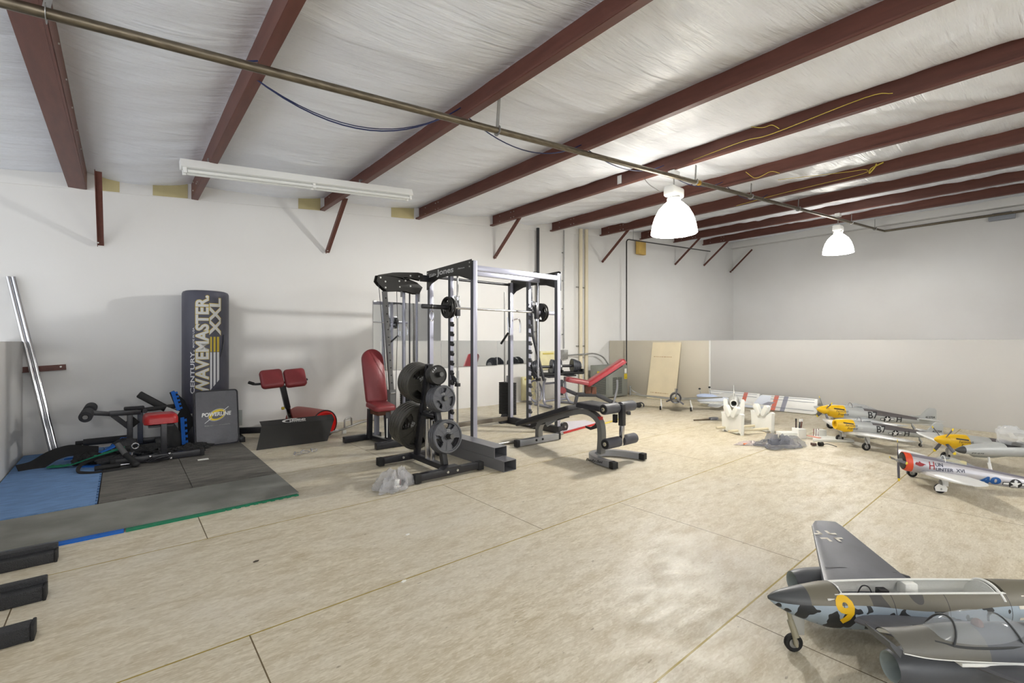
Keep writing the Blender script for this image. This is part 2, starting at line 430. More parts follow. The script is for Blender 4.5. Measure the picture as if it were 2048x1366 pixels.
# ---------------------------------------------------------------- pipe along the roof
M_pipe = mat('dark_iron_pipe', (112, 103, 88), .38, .8, var=(12, .25), stretch=(1, 6, 6))
def pz(x): return zb(x)-.15
t = thing('ceiling_pipe', 'long dark iron pipe crossing below the red roof beams', 'pipe')
B(M_pipe).tube([(-2.4, 3.05, pz(-2.4)), (14.8, 3.05, pz(14.8)), (14.93, 2.98, pz(14.8)-.02), (14.93, .9, pz(14.8)-.02), (14.93, -1.5, pz(14.8)-.02)], .026, 12).build('pipe_run', t)
for x, tall in ((-.27, .15), (2.40, .29), (5.62, .22), (7.25, .2), (9.18, .2), (12.35, .2), (14.3, .24)):
    q = B(M_galv); z = pz(x)
    q.strap([(x, 3.05+.031*math.sin(a), z-.031*math.cos(a)) for a in [k*PI/6-PI/2*0 for k in range(-5, 6)]], .03, .003, up=(1,0,0))
    q.bar((x, 3.05, z+.02), (x+.02, 3.05, z+tall), .028, .006, up=(0,1,0)); q.build('pipe_hanger', t)
B(mat('brass_coupling', (170, 132, 40), .4, .6)).cyl((5.66, 3.05, pz(5.66)), (5.72, 3.05, pz(5.72)), .034, n=12).build('coupling', t)

tag(B(M_white).box((5.338, 4.02, 3.46), (.008, .07, .13), bev=.002).build('beam_tag'), 'small white tag on the side of the fifth roof beam left of the dome lamp', 'tag')
# swags of cable above the pipe
def swag(a, b, dip, r=.005, n=16):
    a = V(a); b = V(b); return [a.lerp(b, k/n) - V((0,0,dip*4*(k/n)*(1-k/n))) for k in range(n+1)]
M_blue_cable = mat('dark_blue_cable', (32, 42, 84), .5)
M_yel = mat('yellow_cable', (206, 184, 74), .5)
sw = [((.66, 3.5, zb(.66)+.02), (2.24, 3.36, zb(2.26)+.12), .28, 'dark blue cable sagging between the second and third roof beams'),
      ((2.3, 3.4, zb(2.3)+.1), (3.78, 3.35, zb(3.8)+.08), .2, 'dark cable sagging between the third and fourth roof beams'),
      ((3.84, 3.36, zb(3.8)+.08), (5.3, 3.3, zb(5.35)+.08), .15, 'dark cable sagging between the fourth and fifth roof beams'),
      ((5.4, 3.35, zb(5.35)+.05), (6.88, 3.3, zb(6.92)+.08), .13, 'dark cable sagging right of the nearer dome lamp mount'),
      ((6.98, 3.3, zb(6.92)+.05), (8.5, 3.3, zb(8.53)+.08), .14, 'dark cable sagging beyond the sixth roof beam'),
      ((.44, 3.12, zb(.4)-.10), (.64, 3.2, zb(.66)-.03), .01, 'short dark cable between the first and second roof beams')]
for a, b, d, l in sw:
    q = B(M_blue_cable); q.tube(swag(a, b, d), .0055, 6)
    if 'second and third' in l: q.tube(swag(V(a), V(b)+V((0,.06,0)), d*.9), .004, 6)
    tag(q.build('ceiling_cable'), l, 'cable', 'cables hung under the roof')
def wire(pts, l, r=.0035, m_=M_yel):
    tag(B(m_).tube(smooth(pts, 5), r, 6).build('yellow_wire'), l, 'wire', 'yellow wires on the roof beams')
z5, z6, z7 = zb(5.35), zb(6.92), zb(8.53)
wire([(5.28, 2.25, z5+.2), (5.27, 2.1, z5+.13), (5.26, 2.0, z5+.12), (5.27, 1.93, z5+.06)], 'short yellow wire hooked over the fifth roof beam')
wire([(5.30, 2.9, z5+.03), (5.27, 2.3, z5+.05), (5.27, 2.0, z5+.03), (5.27, 1.2, z5+.09), (5.3, 1.0, z5+.06)], 'thin yellow wire along the fifth roof beam')
wire([(6.5, 2.8, z6-.0), (6.7, 2.75, z6-.05), (6.8, 2.6, z6+.02), (6.84, 2.5, z6-.02)], 'yellow wire dangling in front of the sixth roof beam')
wire([(8.44, 3.8, z7-.01), (8.42, 3.1, z7+.02), (8.42, 2.6, z7+.03), (8.44, 1.95, z7+.05), (8.36, 1.9, z7+.08), (8.2, 2.1, z7+.06), (7.6, 2.8, z7+.0)], 'long yellow wire looping along the seventh roof beam')
wire([(8.44, 1.78, z7+.15), (8.43, 1.8, z7+.1), (8.42, 1.86, z7+.03), (8.44, 1.84, z7+.1), (8.45, 1.7, z7+.15)], 'bundle of yellow wire on the seventh roof beam', .009)

# ---------------------------------------------------------------- strip light
t = thing('strip_light', 'long white fluorescent strip light fixture below the second and third roof beams', 'ceiling light')
a = V((.43, 5.45, zb(.43)-.075)); b = V((2.86, 5.45, zb(2.86)-.075)); d = (b-a).normalized(); up = V((0,0,1))
M = frame(a, d, (0,1,0)); L_ = (b-a).length
q = B(M_white); q.prism([(-.055, .075), (-.075, .0), (-.03, -.012), (.03, -.012), (.075, .0), (.055, .075)], L_, Matrix((V((0,1,0)), V((-d.z,0,d.x)), d)).transposed().to_4x4()); bmesh.ops.translate(q.bm, verts=q.bm.verts, vec=a)
q.build('housing', t)
q = B(mat('fluorescent_tube_off', (225, 226, 222), .25))
for s_ in (-.045, .045):
    tb = B(MATS['fluorescent_tube_off']); tb.cyl(M @ V((.05, s_, -.032)), M @ V((L_-.05, s_, -.032)), .017, n=14); tb.build('tube', t)
for X in (.03, L_/2, L_-.03):
    for s_ in (-.045, .045): B(M_white).box((X, s_, -.028), (.03, .03, .05), M, bev=.003).build('lamp_holder', t)
for X in (.25, L_-.65): B(M_galv).box((X, 0, .10), (.04, .03, .05), M).build('bracket', t)

# ---------------------------------------------------------------- dome lamps
M_dome = mat('lit_acrylic_dome', (255, 250, 240), .4, emit=10)
def highbay(loc, zc, label):
    x, y, z = loc       # rim height
    t = thing('dome_lamp', label, 'ceiling lamp', (x, y, z), 0, 'white dome high bay lamps')
    R = .28; prof = [(R, 0), (R*.985, .03), (R*.94, .11), (R*.83, .21), (R*.66, .30), (R*.42, .37), (.075, .405)]
    q = B(M_dome); q.lathe(prof, I4, 40); q.lathe([(r-.006, h-.004*(i > 0)) for i, (r, h) in enumerate(prof)][::-1], I4, 40); q.build('dome_shade', t)
    B(mat('lamp_rim', (245, 245, 245), .4)).tube([(R*math.cos(k*PI/20), R*math.sin(k*PI/20), 0) for k in range(40)], .005, 6, closed=True).build('rim', t)
    B(mat('lit_bulb', (255, 250, 240), .4, emit=10)).ell((0,0,.17), (.045,.045,.09), 8).build('bulb', t)
    q = B(M_white); q.lathe([(.075, .40), (.085, .42), (.085, .44), (.05, .445)], I4, 24, True)
    q.box((0, 0, .515), (.27, .15, .13), bev=.03, seg=3); q.build('ballast_housing', t)
    q = B(M_galv); q.cyl((0,0,.58), (0,0,zc-z-.06), .008, n=8); q.build('stem', t)
    q = B(M_white); q.box((0, 0, zc-z-.045), (.14, .09, .07), bev=.006); q.build('mount_box', t)
    return t
highbay((5.35, 3.19, 2.57), zb(5.35)-.005, 'white dome lamp glowing, the nearer and larger of the two')
highbay((11.6, 3.10, 3.07), zb(11.66)-.005, 'white dome lamp glowing, the farther one near the right wall')
highbay((5.35, -4.6, 2.57), zb(5.35)-.005, 'white dome lamp added out of view as extra light, on the fifth beam behind the camera')  # added lamp, brightens the ceiling and the wall reflected in the mirror
highbay((-.9, -3.4, 2.32), zb(-.9)-.005, 'white dome lamp added out of view as extra light, behind the camera over the open floor')  # added lamp, brightens the left part of the back wall
tag(B(M_galv).tube(smooth([(5.30, 3.6, zb(5.35)), (5.28, 3.5, 3.25), (5.30, 3.35, 3.12)], 5), .005, 6).build('lamp_cord'), 'thin cord hanging beside the nearer dome lamp', 'cord')

# ---------------------------------------------------------------- wall services
def pipe_on_wall(name, pts, r, m_, label, cat, parts=()):
    t = thing(name, label, cat); B(m_).tube(pts, r, 12).build('pipe_run', t)
    if parts:
        for p in parts: B(M_galv).box(p, (r*4.5, .02, .02)).build('strap', t)
    return t
pipe_on_wall('standpipe', [(6.44, 6.86, .7), (6.44, 6.86, zb(6.44)+.03)], .032, mat('black_pipe', (50, 50, 52), .4, .4), 'thick black vertical pipe behind the right side of the rack', 'pipe', [(6.44, 6.9, 1.4), (6.44, 6.9, 2.6)])
pipe_on_wall('conduit', [(7.24, 6.9, 1.05), (7.24, 6.9, zb(7.2)+.05)], .013, M_galv, 'thin grey vertical conduit left of the cream pipes', 'conduit', [(7.24, 6.93, k) for k in (1.35, 1.9, 2.5, 3.1)])
for xx, l in ((7.74, 'left of the pair of cream vertical pipes on the back wall'), (7.93, 'right of the pair of cream vertical pipes on the back wall')):
    pipe_on_wall('cream_pipe', [(xx, 6.87, .0), (xx, 6.87, zb(xx)+.1)], .04, M_cream_pvc, l, 'pipe', [(xx, 6.92, 1.1), (xx, 6.92, 2.4)])
t = thing('junction_box', 'grey electrical box at the end of the thin conduit', 'electrical box')
B(M_galv).box((7.26, 6.91, .92), (.15, .08, .2), bev=.006).build('box_body', t)
B(M_galv).box((7.26, 6.866, .92), (.13, .006, .18), bev=.003).build('cover', t)
tag(B(M_galv).tube(smooth([(7.33, 6.9, .9), (7.7, 6.79, .92), (8.1, 6.79, .93), (8.35, 6.75, .85), (8.5, 6.7, .66)], 6), .016, 10).build('flexible_conduit'), 'grey flexible conduit running from the electrical box down to the metal unit', 'conduit')
t = thing('gas_pipe', 'thin black pipe dropping from the roof to the metal unit', 'pipe')
q = B(M_pipe2 := mat('thin_black_pipe', (46, 44, 42), .45, .4)); q.tube([(12.6, 6.4, 3.72), (8.7, 6.25, 3.47), (8.6, 6.22, 3.46), (8.54, 6.22, 3.44), (8.51, 6.22, 3.40), (8.51, 6.22, .66)], .014, 8); q.build('pipe_run', t)
B(M_galv).bar((8.8, 6.25, 3.47), (8.8, 6.25, 3.74), .02, .003, up=(0,1,0)).build('pipe_hanger', t)
t = tag(B(mat('yellow_board', (205, 170, 92), .7, var=(5, .1))).box((9.98, 6.86, 3.55), (.3, .1, .34), bev=.008).build('wall_patch'), 'yellow tan square block on the back wall under the beams', 'block')
t = thing('wall_fixture', 'small grey box fixture high on the far right wall', 'fixture')
B(mat('grey_plastic', (150, 154, 160), .5)).box((15.13, .93, 4.0), (.12, .42, .14), bev=.01).build('box_body', t)
B(M_galv).box((15.185, .93, 4.09), (.03, .3, .05)).build('bracket', t)
tag(B(M_black).tube(smooth([(14.95, 2.9, 4.02), (14.98, 2.0, 4.05), (14.98, 1.0, 4.05), (14.98, .2, 4.04), (14.98, -1.5, 4.08)], 5), .012, 6).build('wall_cable'), 'black cable strapped along the pipe on the far right wall', 'cable')
# access panels behind the dumbbells
for (x0, x1, z0, z1), l in (((6.55, 6.98, .62, 1.0), 'cream wooden access panel on the back wall behind the dumbbells'), ((6.06, 6.42, .03, .5), 'cream wooden access panel low on the back wall behind the rack')):
    t = thing('access_panel', l, 'panel')
    B(mat('cream_wood', (222, 214, 170), .6, var=(8, .06))).box(((x0+x1)/2, 6.925, (z0+z1)/2), (x1-x0, .05, z1-z0), bev=.005).build('panel_board', t)
    B(mat('yellow_wood_edge', (204, 186, 96), .6)).box(((x0+x1)/2, 6.895, z1-.05), ((x1-x0)*.7, .012, .03)).build('batten', t)
# mirrors
M_mirror = mat('mirror_glass', (236, 238, 240), .03, 1)
for x0, x1, z0, z1, l in ((3.0, 4.22, .745, 1.83, 'frameless wall mirror left of the rack posts'), (4.23, 5.45, .75, 1.215, 'frameless wall mirror behind the middle of the rack'), (5.46, 6.2, .76, 1.215, 'narrow frameless wall mirror behind the right half of the rack')):
    t = thing('wall_mirror', l, 'mirror')
    B(M_mirror).box(((x0+x1)/2, 6.943, (z0+z1)/2), (x1-x0, .006, z1-z0)).build('mirror_glass', t)
    B(M_galv).box(((x0+x1)/2, 6.94, z0), (x1-x0, .014, .008)).build('mirror_channel', t)
    if x0 == 3.0:
        B(M_galv).box((x0+.03, 6.94, z1), (.05, .012, .02)).build('mirror_clip', t)
t = thing('wall_bracket', 'short red steel bracket fixed to the back wall by the leaning tubes', 'bracket')
q = B(M_red_steel); q.bar((-.8, 6.93, .905), (-.46, 6.93, .925), .008, .06); q.bar((-.8, 6.91, .88), (-.46, 6.91, .9), .05, .006); q.build('angle_bar', t)
B(M_bolt).cyl((-.5, 6.93, .93), (-.5, 6.9, .93), .008, n=8).build('bolt', t)
# two steel tubes leaning in the left corner
for dx, l in ((0, 'left one of the two shiny steel tubes leaning in the left corner'), (.04, 'right one of the two shiny steel tubes leaning in the left corner')):
    p0 = V((-.55+dx, 6.72, .025)); p1 = V((-.885+dx*.95, 6.915-dx*.2, 1.86))
    q = B(M_chrome); q.tube([p0, p1], .0185, 18, cap=False); q.tube([p1, p0], .016, 18, cap=False)
    tag(q.build('steel_tube'), l, 'tube', 'leaning steel tubes')
# ---------------------------------------------------------------- air conditioner and plywood
t = thing('condenser_unit', 'grey metal air conditioner condenser standing in the back right corner', 'air conditioner', (7.87, 6.19, 0))
M_ac = mat('grey_green_cabinet', (138, 141, 134), .5, .1)
B(M_ac).box((.32, .26, .35), (.64, .52, .66), bev=.012).build('cabinet', t)
q = B(mat('grill_dark', (66, 68, 64), .6))
for x0, w_ in ((.12, .14), (.29, .14)): q.box((x0+w_/2, -.002, .25), (w_, .006, .36))
q.m(M_ac)
for x0, w_ in ((.12, .14), (.29, .14)):
    for k in range(15): q.box((x0+w_/2, -.008, .08+.024*k), (w_, .008, .008))
q.build('front_louvre', t)
q = B(MATS['grill_dark']); q.box((-.002, .27, .25), (.006, .36, .36)); q.m(M_ac)
for k in range(15): q.box((-.008, .27, .08+.024*k), (.008, .36, .008))
q.build('side_louvre', t)
B(M_white).box((.56, -.004, .56), (.07, .004, .1)).build('label', t)
q = B(mat('yellow_sticker', (222, 196, 40), .5)); q.box((.56, -.006, .44), (.1, .004, .11), T(0,0,0)@RY(0)); q.m(M_black)
for k in range(3): q.box((.56, -.009, .47-.03*k), (.08, .002, .008))
q.build('warning_sticker', t)
B(MATS['yellow_sticker']).box((-.05, .2, .50), (.01, .16, .12)).build('yellow_tag', t)
q = B(M_galv); q.cyl((.68, -.04, .02), (.68, -.04, .2), .022, n=10); q.ell((.68,-.04,.2), (.03,.03,.03), 6); q.tube(smooth([(.68,-.04,.16), (.74,-.1,.1), (.80,-.3,.02), (.84,-.5,.012)], 5), .012, 6); q.build('valve', t)
M_ply = mat('pale_plywood', (216, 203, 172), .6, 0, var=(2.5, .05), stretch=(1,1,1))
q = B(M_ply); M = frame((8.50, 5.70, .015), (0,-1,0), (.235,0,1.18)); q.box((.33, .59, 0), (.66, 1.2, .014), M)
q.m(mat('plywood_stamp', (170, 140, 104), .7))
random.seed(3)
for yy in (.12, .88):
    x = .08
    while x < .5:
        w_ = random.uniform(.008, .03); q.box((x, yy, .0078), (w_, .018, .0006), M); x += w_+random.uniform(.008, .02)
tag(q.build('plywood_sheet'), 'pale plywood sheet leaning on the low wall in the back right corner', 'board')
# ---------------------------------------------------------------- exercise mats
def teeth(a, b, n, d, sgn=1):
    """puzzle edge from a to b"""
    a = V((*a, 0)); b = V((*b, 0)); e = (b-a)/n; nrm = V((-e.y, e.x, 0)).normalized()*d*sgn; o = []
    for k in range(n):
        p = a+e*k
        o += [p, p+e*.28, p+e*.18+nrm, p+e*.72+nrm, p+e*.62]
    return [(v.x, v.y) for v in o]
M_matb = mat('blue_foam_mat', (104, 140, 186), .8, 0, var=(9, .12), bump=(90, .35), stretch=(1, 3, 1))
M_matd = mat('charcoal_textured_mat', (112, 109, 102), .85, 0, var=(6, .22), bump=(55, .9), stretch=(1, 3.2, 1))
M_matg = mat('worn_grey_mat', (136, 137, 130), .75, 0, var=(3.2, .2), rgb2=(112, 112, 106), bump=(120, .15))
M_green = mat('green_foam', (22, 120, 86), .8, bump=(120, .2))
M_bluef = mat('bright_blue_foam', (16, 98, 190), .75, bump=(120, .2))
def fmat(poly, z0, z1, m_, label, n='foam_mat', g='puzzle foam mats in the left corner'):
    q = B(m_); q.prism(poly, z1-z0, T(0,0,z0)); tag(q.build(n, angle=30), label, 'mat', g)
fmat([(-.775, 4.50)] + teeth((-.775, 4.53), (-.15, 4.53), 6, .012, -1) + [(-.15, 4.53)] + teeth((-.15, 4.53), (-.15, 5.76), 14, .012, -1)[1:] + [(-.15, 5.76), (-.15, 6.9), (-.775, 6.9)], .012, .024, M_matb, 'blue foam mat against the low left wall')
fmat([(-.145, 5.77), (.46, 5.77), (.46, 6.9), (-.145, 6.9)], .012, .024, M_matb, 'blue foam mat under the red seated machine')
fmat(teeth((-.13, 4.54), (.435, 4.54), 8, .012, -1) + [(.435, 4.54), (.435, 5.755), (-.13, 5.755)], .012, .024, M_matd, 'charcoal textured mat beside the blue mat')
fmat(teeth((.44, 4.54), (1.06, 4.54), 9, .012, -1) + [(1.06, 4.54), (1.06, 5.755)] + [(.44, 5.755)], .012, .024, M_matd, 'charcoal textured mat at the right edge of the mats, nearest the bare floor')
fmat([(.47, 5.765), (1.06, 5.765), (1.06, 6.48), (.47, 6.48)], .012, .024, M_matd, 'charcoal textured mat under the grey padded box')
fmat([(-.775, 3.84), (1.06, 3.86), (1.06, 4.52), (-.775, 4.50)], .012, .022, M_matg, 'long worn grey strip mat at the front edge')
fmat([(.02, 3.80)] + [(.56, 3.82)] + teeth((.56, 3.835), (1.07, 3.85), 9, .014, -1) + [(1.07, 4.5), (.02, 4.5)], 0, .011, M_green, 'green foam underlay showing below the grey strip mat', 'foam_underlay')
fmat([(-.775, 3.79), (.01, 3.80), (.01, 4.5), (-.775, 4.48)], 0, .011, M_bluef, 'blue foam underlay showing below the left end of the grey strip mat', 'foam_underlay')
fmat([(-.775, 4.51), (1.05, 4.53), (1.05, 6.9), (-.775, 6.9)], 0, .011, mat('dark_underlay', (44, 46, 50), .9), 'dark underlay sheet beneath the blue and charcoal mats', 'foam_underlay')
tag(B(M_wht_foam).box((.62, 5.52, .027), (.09, .05, .004), RZ(0)).build('paper_scrap'), 'small pale scrap on the charcoal mat beside the long black foot', 'scrap')

# ---------------------------------------------------------------- heavy bag
BX, BY, BR_ = .77, 6.62, .237
t = thing('punching_bag', 'tall dark grey freestanding punching bag with silver and yellow lettering', 'punching bag', (BX, BY, .0))
M_bagv = mat('bag_vinyl', (72, 72, 84), .5, 0, var=(5, .06), bump=(14, .12))
q = B(M_bagv); q.lathe([(.001, 1.80), (.12, 1.80), (.20, 1.795), (.226, 1.783), (.236, 1.76), (.2365, 1.6), (.236, 1.2), (.237, .8), (.236, .40), (.22, .37), (.001, .37)], I4, 56); q.build('bag_body', t)
q = B(M_black); q.lathe([(.001, .37), (.13, .37), (.14, .30), (.24, .22), (.29, .10), (.30, .04), (.29, .024), (.001, .024)], I4, 40); q.build('bag_base', t)
A0 = math.atan2(-BY, -BX)
def wrap(r):
    def f(p):       # text x -> height, text y -> leftwards round the bag
        a = A0 - p.y/BR_ ; rr = r + p.z
        return V((rr*math.cos(a), rr*math.sin(a), p.x))
    return f
def ang(px): return -math.asin(max(-1, min(1, (px-412)/48.)))*BR_
M_let_w = mat('silver_lettering', (206, 206, 202), .45); M_let_y = mat('yellow_lettering', (196, 172, 52), .5); M_let_s = mat('white_stripe', (214, 214, 216), .5)
wy0, wy1 = ang(418), ang(392)
M_let_d = mat('dark_outline', (46, 46, 44), .5)
q = B(M_let_y); q.text('WAVEMASTER.', I4, (.575, wy0-.006, 1.162, wy1-wy0+.012), bold=.052, depth=0, fn=wrap(BR_+.0006)); q.build('lettering_outline', t)
q = B(M_let_w); q.text('WAVEMASTER.', I4, (.583, wy0, 1.148, wy1-wy0), bold=.03, depth=0, fn=wrap(BR_+.0014)); q.build('lettering', t)
x0, x1 = ang(441.5), ang(419.5)
q = B(M_let_y); q.text('XXL', I4, (1.268, x0-.005, .445, x1-x0+.010), bold=.05, depth=0, fn=wrap(BR_+.0006)); q.build('size_lettering_outline', t)
q = B(M_let_w); q.text('XXL', I4, (1.274, x0, .433, x1-x0), bold=.032, depth=0, fn=wrap(BR_+.0014)); q.build('size_lettering', t)
q = B(M_let_s); q.text('CENTURY.', I4, (.60, ang(390.5), .50, ang(382)-ang(390.5)), bold=.02, depth=0, fn=wrap(BR_+.001)); q.build('maker_lettering', t)
q = B(M_let_s); q.text('MADE IN USA', I4, (1.13, ang(390), .23, .02), bold=.01, depth=0, fn=wrap(BR_+.001)); q.build('small_lettering', t)
for k, (pa, pb) in enumerate(((420.5, 424.3), (427, 431.5), (434, 438.5))):
    q = B(M_let_y); f = wrap(BR_+.001); b0, b1 = ang(pb), ang(pa)
    def strip(z0, z1, cut=0):
        q.grid(5, 6, lambda u, v: f(V((z0+(z1-z0)*u + (cut*(v) if u == 0 else 0), b0+(b1-b0)*v, 0))))
    strip(1.08, 1.255); q.m(M_let_s); strip(.66+.045*k, 1.075, -.03)
    q.build('printed_stripe', t)
q = B(M_black); a_ = ang(446); q.tube([f(V((z_, a_+dy, .006))) for z_, dy in ((1.28, -.01), (1.2, -.008), (1.1, .01), (1.02, .03))], [.006, .008, .006, .002], 6); q.build('strap_tab', t)

# ---------------------------------------------------------------- grey padded box leaning on the bag
t = thing('training_pad', 'grey vinyl padded square with yellow oval logo leaning on the punching bag', 'pad', (.62, 6.15, .03), 0)
M_pad = mat('grey_pad_vinyl', (78, 78, 84), .36, 0, bump=(9, .45), var=(6, .05))
P = frame((0, 0, 0), (1, .06, .0), (-.035, .09, .62))
q = B(M_pad); bm0 = q
q.loft([[P @ V((x, y, z)) for x, y in rrect(w_, h_, .03)] for w_, h_, z in ((.405, .595, -.09), (.43, .62, -.08), (.432, .622, -.05), (.43, .62, -.02), (.405, .595, -.003))])
bmesh.ops.translate(q.bm, verts=q.bm.verts, vec=P.to_3x3() @ V((.215, .31, 0))); q.build('pad_body', t)
P2 = P @ T(.215, .31, 0)
for zz in (-.012, -.082):
    B(mat('pad_piping', (52, 52, 56), .5)).tube([P2 @ V((x, y, zz)) for x, y in rrect(.428, .618, .035)], .005, 6, closed=True).build('piping', t)
def ringpts(a, b, rot, n=40): return [(a*math.cos(2*PI*k/n)*math.cos(rot)-b*math.sin(2*PI*k/n)*math.sin(rot), a*math.cos(2*PI*k/n)*math.sin(rot)+b*math.sin(2*PI*k/n)*math.cos(rot)) for k in range(n)]
def band(q, A, Bp, M, z=.001):
    va = [q.bm.verts.new(M @ V((x, y, z))) for x, y in A]; vb = [q.bm.verts.new(M @ V((x, y, z))) for x, y in Bp]; n = len(va)
    for k in range(n): q.face([va[k], va[(k+1) % n], vb[(k+1) % n], vb[k]])
PL = P2 @ T(.0, .03, .0)
q = B(mat('logo_yellow', (226, 200, 40), .5)); band(q, ringpts(.086, .055, .42), [(x+.008, y-.004) for x, y in ringpts(.064, .034, .42)], PL, .002)
q.m(M_let_s); band(q, ringpts(.094, .062, .42), ringpts(.090, .058, .42), PL, .002); q.prism([(-.125, -.085), (-.12, -.087), (-.055, -.035), (-.06, -.03)], .001, PL@T(0,0,.002)); q.prism([(.055, .04), (.06, .036), (.118, .083), (.113, .086)], .001, PL@T(0,0,.002)); q.build('oval_logo', t)
q = B(M_white); q.text('POWERLINE', PL @ T(0,0,.004), (-.15, -.014, .29, .045), bold=.035, depth=0, shear=.15); q.build('lettering', t)
q = B(mat('faint_lettering', (150, 150, 150), .5)); q.text('fitness equipment and accessories', PL @ T(0,0,.003), (-.125, -.125, .25, .018), depth=0, bold=.01); q.build('small_lettering', t)

# ---------------------------------------------------------------- seated leg machine with red seat
t = thing('leg_curl_bench', 'black leg machine with bright red seat and foam roller in the left corner', 'exercise machine', (.3, 5.75, .026))
q = B(M_black); q.bar((-.36, 0, .035), (.34, -.0, .035), .06, .06, bev=.004); q.build('front_foot', t)
for xx in (-.365, .335): B(M_rubber).box((xx, 0, .035), (.04, .068, .068), bev=.006).build('end_cap', t)
B(M_black).bar((-.2, 1.05, .035), (.12, 1.05, .035), .06, .06, bev=.004).build('rear_foot', t)
B(M_black).bar((.02, .02, .035), (.02, 1.05, .035), .06, .05, bev=.004).build('base_rail', t)
q = B(M_black); q.bar((.02, .02, .05), (.02, .02, .36), .05, .06, up=(0,1,0), bev=.004); q.build('seat_post', t)
q = B(mat('blue_grey_post', (70, 74, 86), .4, .1)); q.bar((-.14, 1.0, .02), (-.14, 1.0, .39), .05, .06, up=(0,1,0), bev=.004); q.build('rear_post', t)
def cushion(name, par, w_, l_, th, M, m_, r=.05, n=5):
    q = B(m_); rings = []
    for z, ins in ((0, .012), (.006, 0), (th*.55, 0), (th*.85, .008), (th*.97, .025), (th, .05)):
        rings.append([M @ V((x, y, z)) for x, y in rrect(w_-2*ins, l_-2*ins, max(.01, r-ins*.6), n)])
    q.loft(rings); return q.build(name, par, angle=55)
cushion('seat', t, .275, .42, .10, T(.0, .19, .345)@RX(-3), M_redb)
B(M_black).box((0, .19, .335), (.2, .34, .02)).build('seat_frame', t)
q = B(M_black); q.bar((-.235, .55, .02), (-.235, .55, .44), .05, .06, up=(0,1,0), bev=.003); q.build('arm_post', t)
q = B(M_black); q.bar((-.15, .55, .43), (-.40, .50, .44), .055, .05, bev=.003); q.bar((-.40, .50, .44), (-.55, .46, .47), .05, .045, bev=.003)
q.bar((-.235, .545, .27), (-.37, .515, .42), .03, .045); q.build('lever_arm', t)
q = B(M_foam); q.box((-.2, .56, .475), (.17, .07, .03), bev=.01); q.build('arm_pad', t)
q = B(M_foam); r_ = [(.022, 0), (.05, .0), (.052, .01), (.052, .27), (.048, .275), (.022, .275)]
q.lathe(r_, frame((-.55, .30, .455), (0,.0,1), (1,.12,0)) @ I4 if False else Matrix.Translation(V((-.565, .24, .455))) @ (V((0,0,1)).rotation_difference(V((.02, 1, .03)))).to_matrix().to_4x4(), 24); q.build('foam_roller', t)
q = B(M_foam); q.lathe(r_, Matrix.Translation(V((-.552, .56, .475))) @ (V((0,0,1)).rotation_difference(V((.02, 1, .03)))).to_matrix().to_4x4(), 24); q.build('foam_roller', t)
q = B(M_chrome); q.cyl((-.566, .22, .455), (-.546, .86, .48), .02, n=16); q.build('roller_tube', t)
q = B(M_galv); q.box((-.08, .6, .41), (.13, .01, .06), RY(28)); q.build('pivot_plate', t); B(M_black).cyl((-.11, .57, .43), (-.11, .61, .43), .022, n=12).build('knob', t)
# black steel pieces stacked behind the seat
t = thing('black_arm_assembly', 'black steel arm standing diagonally behind the red seat', 'steel arm', (.36, 6.42, .026))
q = B(M_black_matte); q.bar((-.22, .1, .60), (.22, .1, .27), .05, .075, up=(.6,0,.8), bev=.012); q.bar((.2, .1, .3), (.22, .1, .0), .05, .07, up=(1,0,0), bev=.008); q.build('arm', t)
q = B(M_black_matte); q.prism([(-.02,0), (.12,0), (.14,.12), (.05,.3), (-.03,.34)], .05, frame((.02, -.05, .0), (1,0,0), (0,0,1))); q.build('foot_bracket', t)
t = thing('black_board', 'flat black panel with white letters tucked behind the red seat', 'panel', (.2, 6.42, .40))
q = B(M_black_matte); q.box((.05, .0, .06), (.46, .04, .045), RY(-4), bev=.008); q.box((-.14, -.02, .03), (.12, .03, .09), RY(-42), bev=.006); q.build('panel_board', t)
q = B(M_let_s); q.text('PRO', Matrix.Translation(V((-.19,-.04,.0))) @ RY(-42) @ RX(90), (0, 0, .10, .03), bold=.02, depth=0); q.build('lettering', t)
for (x, y, z0, z1, sg), l in (((.5, 6.35, .44, .66, 1), 'upper scalloped strip of bright blue foam mat between the red seat and the grey pad'), ((.545, 6.3, .06, .36, 1), 'lower scalloped strip of bright blue foam mat between the red seat and the grey pad')):
    n = 5; pts = teeth((0, 0), (0, z1-z0), n, .022, -1) + [(0, z1-z0), (-.035, z1-z0), (-.035, 0)]
    q = B(M_bluef); q.prism([(px_, py_) for px_, py_ in pts], .018, Matrix.Translation(V((x, y, z0))) @ RY(-14 if z0 > .3 else -3) @ RX(90)); tag(q.build('foam_strip'), l, 'foam mat piece')
t = tag(B(mat('black_back_mat', (24,24,26), .8)).prism([(0,0),(.13,0),(.12,.3),(.05,.5),(-.05,.62),(-.09,.6),(-.02,.38)], .03, frame((.50, 6.46, .026), (1,0,0), (0,.05,1))).build('black_foam_mat'), 'black foam mat standing behind the blue foam strips', 'mat')

